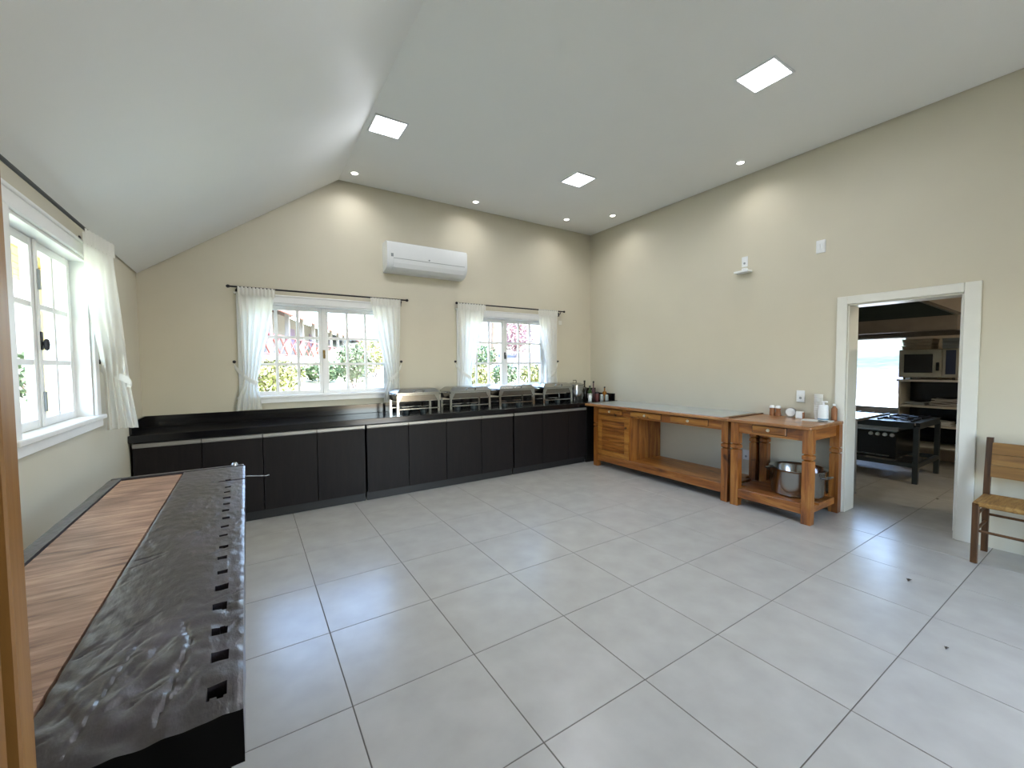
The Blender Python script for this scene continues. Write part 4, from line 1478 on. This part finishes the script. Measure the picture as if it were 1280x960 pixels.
m = MB(); m.box(0.0, 0.002, 0.035, 0.019, 0.155, 0.435, bev=0.003); m.build('control_panel', KMICRO, mw)
m = MB(); m.box(-0.003, 0.025, 0.08, -0.0005, 0.125, 0.42); m.build('keypad', BLUEP, mw)
for (x, y) in ((0.06, 0.05), (0.06, 0.57), (0.38, 0.05), (0.38, 0.57)):
    m = MB(); m.cyl((x, y, 0.0005), (x, y, 0.03), 0.015, n=8); m.build('foot', BLACK, mw)
for k, (y0, y1, h) in enumerate(((-2.52, -2.19, 0.055), (-2.52, -2.20, 0.045), (-2.53, -2.19, 0.05))):
    z = 1.688 + sum((0.0, 0.057, 0.104)[k:k + 1])
    m = MB(); m.box(8.52, y0 + 0.008, z, 8.86, y1 - 0.008, z + h - 0.014, bev=0.003); m.box(8.515, y0, z + h - 0.013, 8.865, y1, z + h - 0.003, bev=0.002)
    tag(m.build('food_tray', TRAYB), ['lowest', 'middle', 'topmost'][k] + ' beige tray of the left stack on the microwave', 'tray', 'trays on the microwave')
for k in range(3):
    z = 1.688 + 0.05 * k
    m = MB(); m.box(8.53, -2.785, z, 8.88, -2.62, z + 0.036, bev=0.003); m.box(8.525, -2.79, z + 0.037, 8.885, -2.61, z + 0.047, bev=0.002)
    tag(m.build('storage_box', PLASTG), ['lowest', 'middle', 'topmost'][k] + ' grey box of the right stack on the microwave', 'box', 'boxes on the microwave')


def cloth(x, y, z, w, d, n, mat, label):
    t = thing('folded_cloth', label, 'cloth', (x, y, z))
    for k in range(n):
        m = MB()
        rows = []
        for j in range(9):
            rows.append([(d * (i / 8 - 0.5), w * (j / 8 - 0.5) * (1 - 0.05 * k), 0.022 * k + 0.012 + 0.008 * math.sin(5 * j / 8 + k * 2) + 0.004 * math.sin(7 * i / 8)) for i in range(9)])
        m.quads(rows)
        m.quads([[(a[0], a[1], a[2] - 0.013) for a in r] for r in rows])
        for r in (rows[0], rows[-1], [q[0] for q in rows], [q[-1] for q in rows]):
            m.quads([r, [(a[0], a[1], a[2] - 0.013) for a in r]])
        m.build('cloth_layer', mat, t, True)


cloth(8.70, -2.66, 0.866, 0.34, 0.3, 5, CLOTHM, 'grey folded cloths on the upper rack shelf, right')
cloth(8.72, -2.34, 0.866, 0.22, 0.26, 2, PLASTG, 'low dark folded cloth on the upper rack shelf, left')
cloth(8.70, -2.55, 0.591, 0.36, 0.3, 3, PAPER, 'white folded cloths on the middle rack shelf')

kl = thing('kitchen_fill_lamp', 'tube lamp added on the kitchen ceiling as fill light, out of the doorway view', 'ceiling light', (6.6, -4.6, 2.85))  # unseen lamp added only to brighten the kitchen
m = MB(); m.box(-0.6, -0.05, -0.04, 0.6, 0.05, -0.0005, bev=0.01); m.build('housing', PLAST, kl)
m = MB(); m.cyl((-0.58, 0, -0.055), (0.58, 0, -0.055), 0.014, n=10); m.build('tube', emit('fill_tube', '#fff4e0', 130.0), kl)

# hood
hd = thing('range_hood', 'large dark steel extraction hood hanging over the stove', 'range hood', (0, 0, 0))
m = MB()
hx0, hx1 = 7.0, 8.35
m.prism([(-3.02, 2.03), (-0.9, 2.03), (-0.9, 2.84), (-2.0, 2.84), (-2.56, 2.31)], 0, hx0, hx1)
m.build('canopy', HOODM, hd)
m = MB()
m.box(hx0 - 0.02, -3.04, 1.865, hx0, -0.88, 2.03); m.box(hx1, -3.04, 1.865, hx1 + 0.02, -0.88, 2.03)
m.box(hx0, -3.04, 1.865, hx1, -3.02, 2.03); m.box(hx0, -0.9, 1.865, hx1, -0.88, 2.03)
m.build('rim', HOODR, hd)
m = MB(); m.prism([(-3.05, 2.03), (-2.56, 2.33), (-2.56, 2.36), (-3.09, 2.035)], 0, hx0 - 0.03, hx0 + 0.02); m.build('edge_strip', HOODR, hd)

# ================================================================== OUTSIDE
def ground(name, pts, x0, x1, mat, label, along=1, n=1):
    m = MB()
    rows = []
    for (d, z) in pts:
        rows.append([(x0, d, z), (x1, d, z)] if along == 1 else [(d, x0, z), (d, x1, z)])
    m.quads(rows)
    o = m.build(name, mat)
    return tag(o, label, None, None, 'structure')


ground('ground_north', [(1.23, -0.12), (2.4, 0.1), (4.2, 0.85), (8.0, 1.35), (14.0, 2.2), (22, 3.2), (45, 5.5)], -30, 24, GRASS, 'lawn rising behind the house')
ground('ground_west', [(-30, 1.5), (-10, 0.3), (-4, -0.1), (-0.83, -0.12)], -12, 1.2, GRASS, 'lawn outside the left window', along=0)
ground('ground_east', [(9.31, -0.1), (14, 0.35), (16, 0.62)], -14, 12, PATHM, 'pale concrete apron outside the kitchen', along=0)
ground('paving_east', [(16, 0.62), (23, 1.22)], -14, 12, STONEP, 'grey stone paving below the slope', along=0)
ground('slope_east', [(23, 1.22), (32, 2.3), (60, 8.5)], -20, 30, SLOPE, 'grassy slope beyond the kitchen', along=0)
m = MB(); m.quads([[(0.9, 4.2, 0.86), (3.2, 4.2, 0.86)], [(1.9, 6, 1.10), (4.2, 6, 1.10)], [(2.9, 8, 1.36), (4.6, 8, 1.36)], [(5.4, 14, 2.21), (7.6, 14, 2.21)]])
pth = m.build('garden_path', PATHM)
m = MB(); m.quads([[(7.6, 8.0, 1.37), (12, 8.0, 1.37)], [(9.2, 13.5, 2.15), (15, 13.5, 2.15)]])
tag(m.build('stone_road', STONEP), 'lilac-grey stone paving beyond the corner window', None, None, 'structure')
tag(pth, 'pale path climbing the lawn outside the windows', None, None, 'structure')


def leaf_ball(m, c, r, n, s, rnd):
    for _ in range(n):
        v = Vector((rnd.gauss(0, 1), rnd.gauss(0, 1), rnd.gauss(0, 1))).normalized()
        rr = rnd.uniform(0.55, 1.0)
        p = Vector((c[0] + v.x * r[0] * rr, c[1] + v.y * r[1] * rr, c[2] + v.z * r[2] * rr))
        a = Vector((rnd.uniform(-1, 1), rnd.uniform(-1, 1), rnd.uniform(-1, 1))).normalized() * s
        b = v.cross(a).normalized() * s * 0.6
        if b.length < 1e-4:
            continue
        q = [m.bm.verts.new(p - a), m.bm.verts.new(p + b), m.bm.verts.new(p + a), m.bm.verts.new(p - b)]
        m.bm.faces.new(q)


def shrub(x, y, z, r, h, mat, label, group, seed, n=700, s=0.05):
    rnd = random.Random(seed)
    t = thing('shrub', label, 'shrub', (x, y, z), 0, group)
    m = MB(); leaf_ball(m, (0, 0, h * 0.55), (r, r * 0.8, h * 0.5), n, s, rnd); m.build('foliage', mat, t)
    m = MB()
    for k in range(5):
        a = rnd.uniform(0, 2 * PI)
        m.tube([(0, 0, -0.1), (0.3 * r * math.cos(a), 0.3 * r * math.sin(a), h * 0.4), (0.7 * r * math.cos(a), 0.7 * r * math.sin(a), h * 0.75)], 0.012, 5)
    m.build('stems', TRUNK, t)


G1 = 'garden shrubs outside the windows'
shrub(0.62, 4.9, 0.95, 0.62, 0.72, LEAFY, 'yellow-green shrub low outside the left half of the wide window', G1, 11, 1100, 0.045)
shrub(1.75, 6.4, 1.12, 0.5, 0.5, LEAF, 'small green shrub beyond the yellow one outside the wide window', G1, 12, 700)
shrub(2.25, 5.4, 1.05, 0.42, 0.95, LEAF, 'tall green shrub outside the right half of the wide window', G1, 13, 1300, 0.04)
shrub(3.1, 7.0, 1.25, 0.6, 1.0, LEAFY, 'yellowish shrub beside the tall green one outside', G1, 14, 900)
for q, (sx, sy, mt_, w_) in enumerate([(5.0, 4.8, LEAFY, 'left'), (5.95, 5.0, LEAF, 'middle'), (6.9, 5.0, LEAFY, 'right')]):
    shrub(sx, sy, 0.92, 0.46, 0.62, mt_, 'low flowering shrub outside the corner window, ' + w_ + ' of the low row', G1, 15 + q, 900, 0.04)
shrub(6.3, 7.2, 1.25, 0.7, 0.95, LEAF, 'bushy green shrub above the low row outside the corner window', G1, 24, 1300)
shrub(10.6, 11.6, 1.9, 0.9, 1.9, BLOSSOM, 'pink flowering shrub far outside the corner window', G1, 25, 1300, 0.07)
shrub(-2.3, 4.5, 0.95, 0.7, 0.8, LEAF, 'green shrub outside the left wall window', G1, 18, 700)


def tree(x, y, z, h, tr, cr, label, seed, n=1600):
    rnd = random.Random(seed)
    t = thing('tree', label, 'tree', (x, y, z))
    m = MB(); m.tube([(0, 0, -0.2), (0.05, 0, h * 0.3), (-0.05, 0.05, h * 0.6), (0.05, 0, h * 0.85)], [tr, tr * 0.85, tr * 0.7, tr * 0.4], 10)
    for k in range(4):
        a = rnd.uniform(0, 2 * PI)
        m.tube([(0, 0, h * 0.55), (cr * 0.3 * math.cos(a), cr * 0.3 * math.sin(a), h * 0.75), (cr * 0.7 * math.cos(a), cr * 0.7 * math.sin(a), h * 0.9)], [tr * 0.4, tr * 0.3, tr * 0.15], 7)
    m.build('trunk', TRUNK, t, True)
    m = MB(); leaf_ball(m, (0, 0, h), (cr, cr, cr * 0.6), n, 0.13, rnd); m.build('crown', LEAF, t)


tree(8.3, 9.6, 1.55, 5.5, 0.16, 1.9, 'tree outside the corner window, left of the pair of trunks', 21)
tree(12.6, 14.5, 2.2, 5.5, 0.2, 2.0, 'tree outside the corner window, right of the pair of trunks', 22)
tree(6.2, 16.0, 2.4, 4.5, 0.2, 2.4, 'broad tree beyond the wide window on the rise', 23)
tree(27.6, -0.2, 1.7, 6.0, 0.42, 3.0, 'thick-trunked tree on the slope seen through the kitchen', 24)

# house across the lawn: long wall receding, at 20 degrees from +Y
hs = thing('house', 'long white house with a brown roof and red crossed railings across the lawn', 'house', (1.0, 8.0, 1.45), -math.radians(20.3))
m = MB(); m.box(-6, -3.5, -2.0, -0.9, 13, 1.75); m.build('wall', HOUSEW, hs)
m = MB(); m.box(-0.9, -3.5, -2.0, 0.0, 13, 0.35); m.build('porch_base', HOUSEW, hs)
m = MB(); m.prism([(0.25, 1.62), (0.25, 1.72), (-3.2, 3.1), (-6.5, 1.72), (-6.5, 1.62), (-3.2, 2.95)], 1, -3.8, 13.3); m.build('roof', ROOFT, hs)
m = MB(); m.box(0.20, -3.8, 1.42, 0.27, 13.3, 1.64); m.build('fascia', FASC, hs)
for k in range(12):
    y = -3.4 + 1.4 * k
    if y < 13:
        m = MB(); m.box(-0.12, y - 0.05, 0.35, -0.02, y + 0.05, 1.62); m.build('porch_post', HOUSEW, hs)
for k in range(11):
    y = -3.35 + 1.4 * k
    m = MB()
    m.tube([(-0.07, y + 0.05, 0.42), (-0.07, y + 0.7, 0.85)], 0.02, 5); m.tube([(-0.07, y + 0.05, 0.85), (-0.07, y + 0.7, 0.42)], 0.02, 5)
    m.tube([(-0.07, y + 0.7, 0.42), (-0.07, y + 1.3, 0.85)], 0.02, 5); m.tube([(-0.07, y + 0.7, 0.85), (-0.07, y + 1.3, 0.42)], 0.02, 5)
    m.box(-0.09, y, 0.86, -0.05, y + 1.35, 0.90); m.box(-0.09, y, 0.38, -0.05, y + 1.35, 0.41)
    m.build('railing', REDR, hs)
for k in range(5):
    y = -2.6 + 3.0 * k
    m = MB(); m.box(-0.9, y, 0.75, -0.87, y + 1.0, 1.4); m.build('house_window', PURP, hs)

# neighbour pavilion seen through the corner window
pv = thing('pavilion', 'low lilac building behind the trees outside the corner window', 'house', (18.5, 21.0, 3.0), -0.5)
m = MB(); m.box(-4, 0, -1, 4, 4, 2.0); m.build('wall', plain('lilac_wall', '#a99fb4', 0.8), pv)
m = MB(); m.prism([(-4.6, 2.0), (4.6, 2.0), (0, 4.0)], 1, -0.5, 4.5); m.build('roof', FASC, pv)
for x in (-2.6, 0.2, 2.4):
    m = MB(); m.box(x, -0.03, 0.4, x + 0.9, 0.0, 1.4); m.build('house_window', WHITE, pv)

# neighbour house seen through the left window
nh = thing('cottage', 'small white cottage with purple shutters outside the left window', 'house', (-8.0, 16.5, 0.5), 0.1)
m = MB(); m.box(-4, 0, -1, 3.0, 4, 2.6); m.build('wall', HOUSEW, nh)
m = MB(); m.prism([(-4.6, 2.6), (3.6, 2.6), (-0.5, 4.6)], 1, -0.6, 4.5); m.build('roof', ROOFT, nh)
for x in (-2.9, -0.6, 1.4):
    m = MB(); m.box(x, -0.04, 0.9, x + 0.9, 0.0, 1.9); m.build('shutter', PURP, nh)
m = MB()
for k in range(7):
    m.tube([(-3.9 + k, -0.5, -0.1), (-2.9 + k, -0.5, 0.6)], 0.03, 5); m.tube([(-3.9 + k, -0.5, 0.6), (-2.9 + k, -0.5, -0.1)], 0.03, 5)
m.build('railing', REDR, nh)
yp = MB(); yp.box(-1.22, 0.62, -0.1, -1.04, 0.86, 2.31, bev=0.006)
tag(yp.build('porch_column', YEL), 'yellow square porch column just outside the left window', 'column')
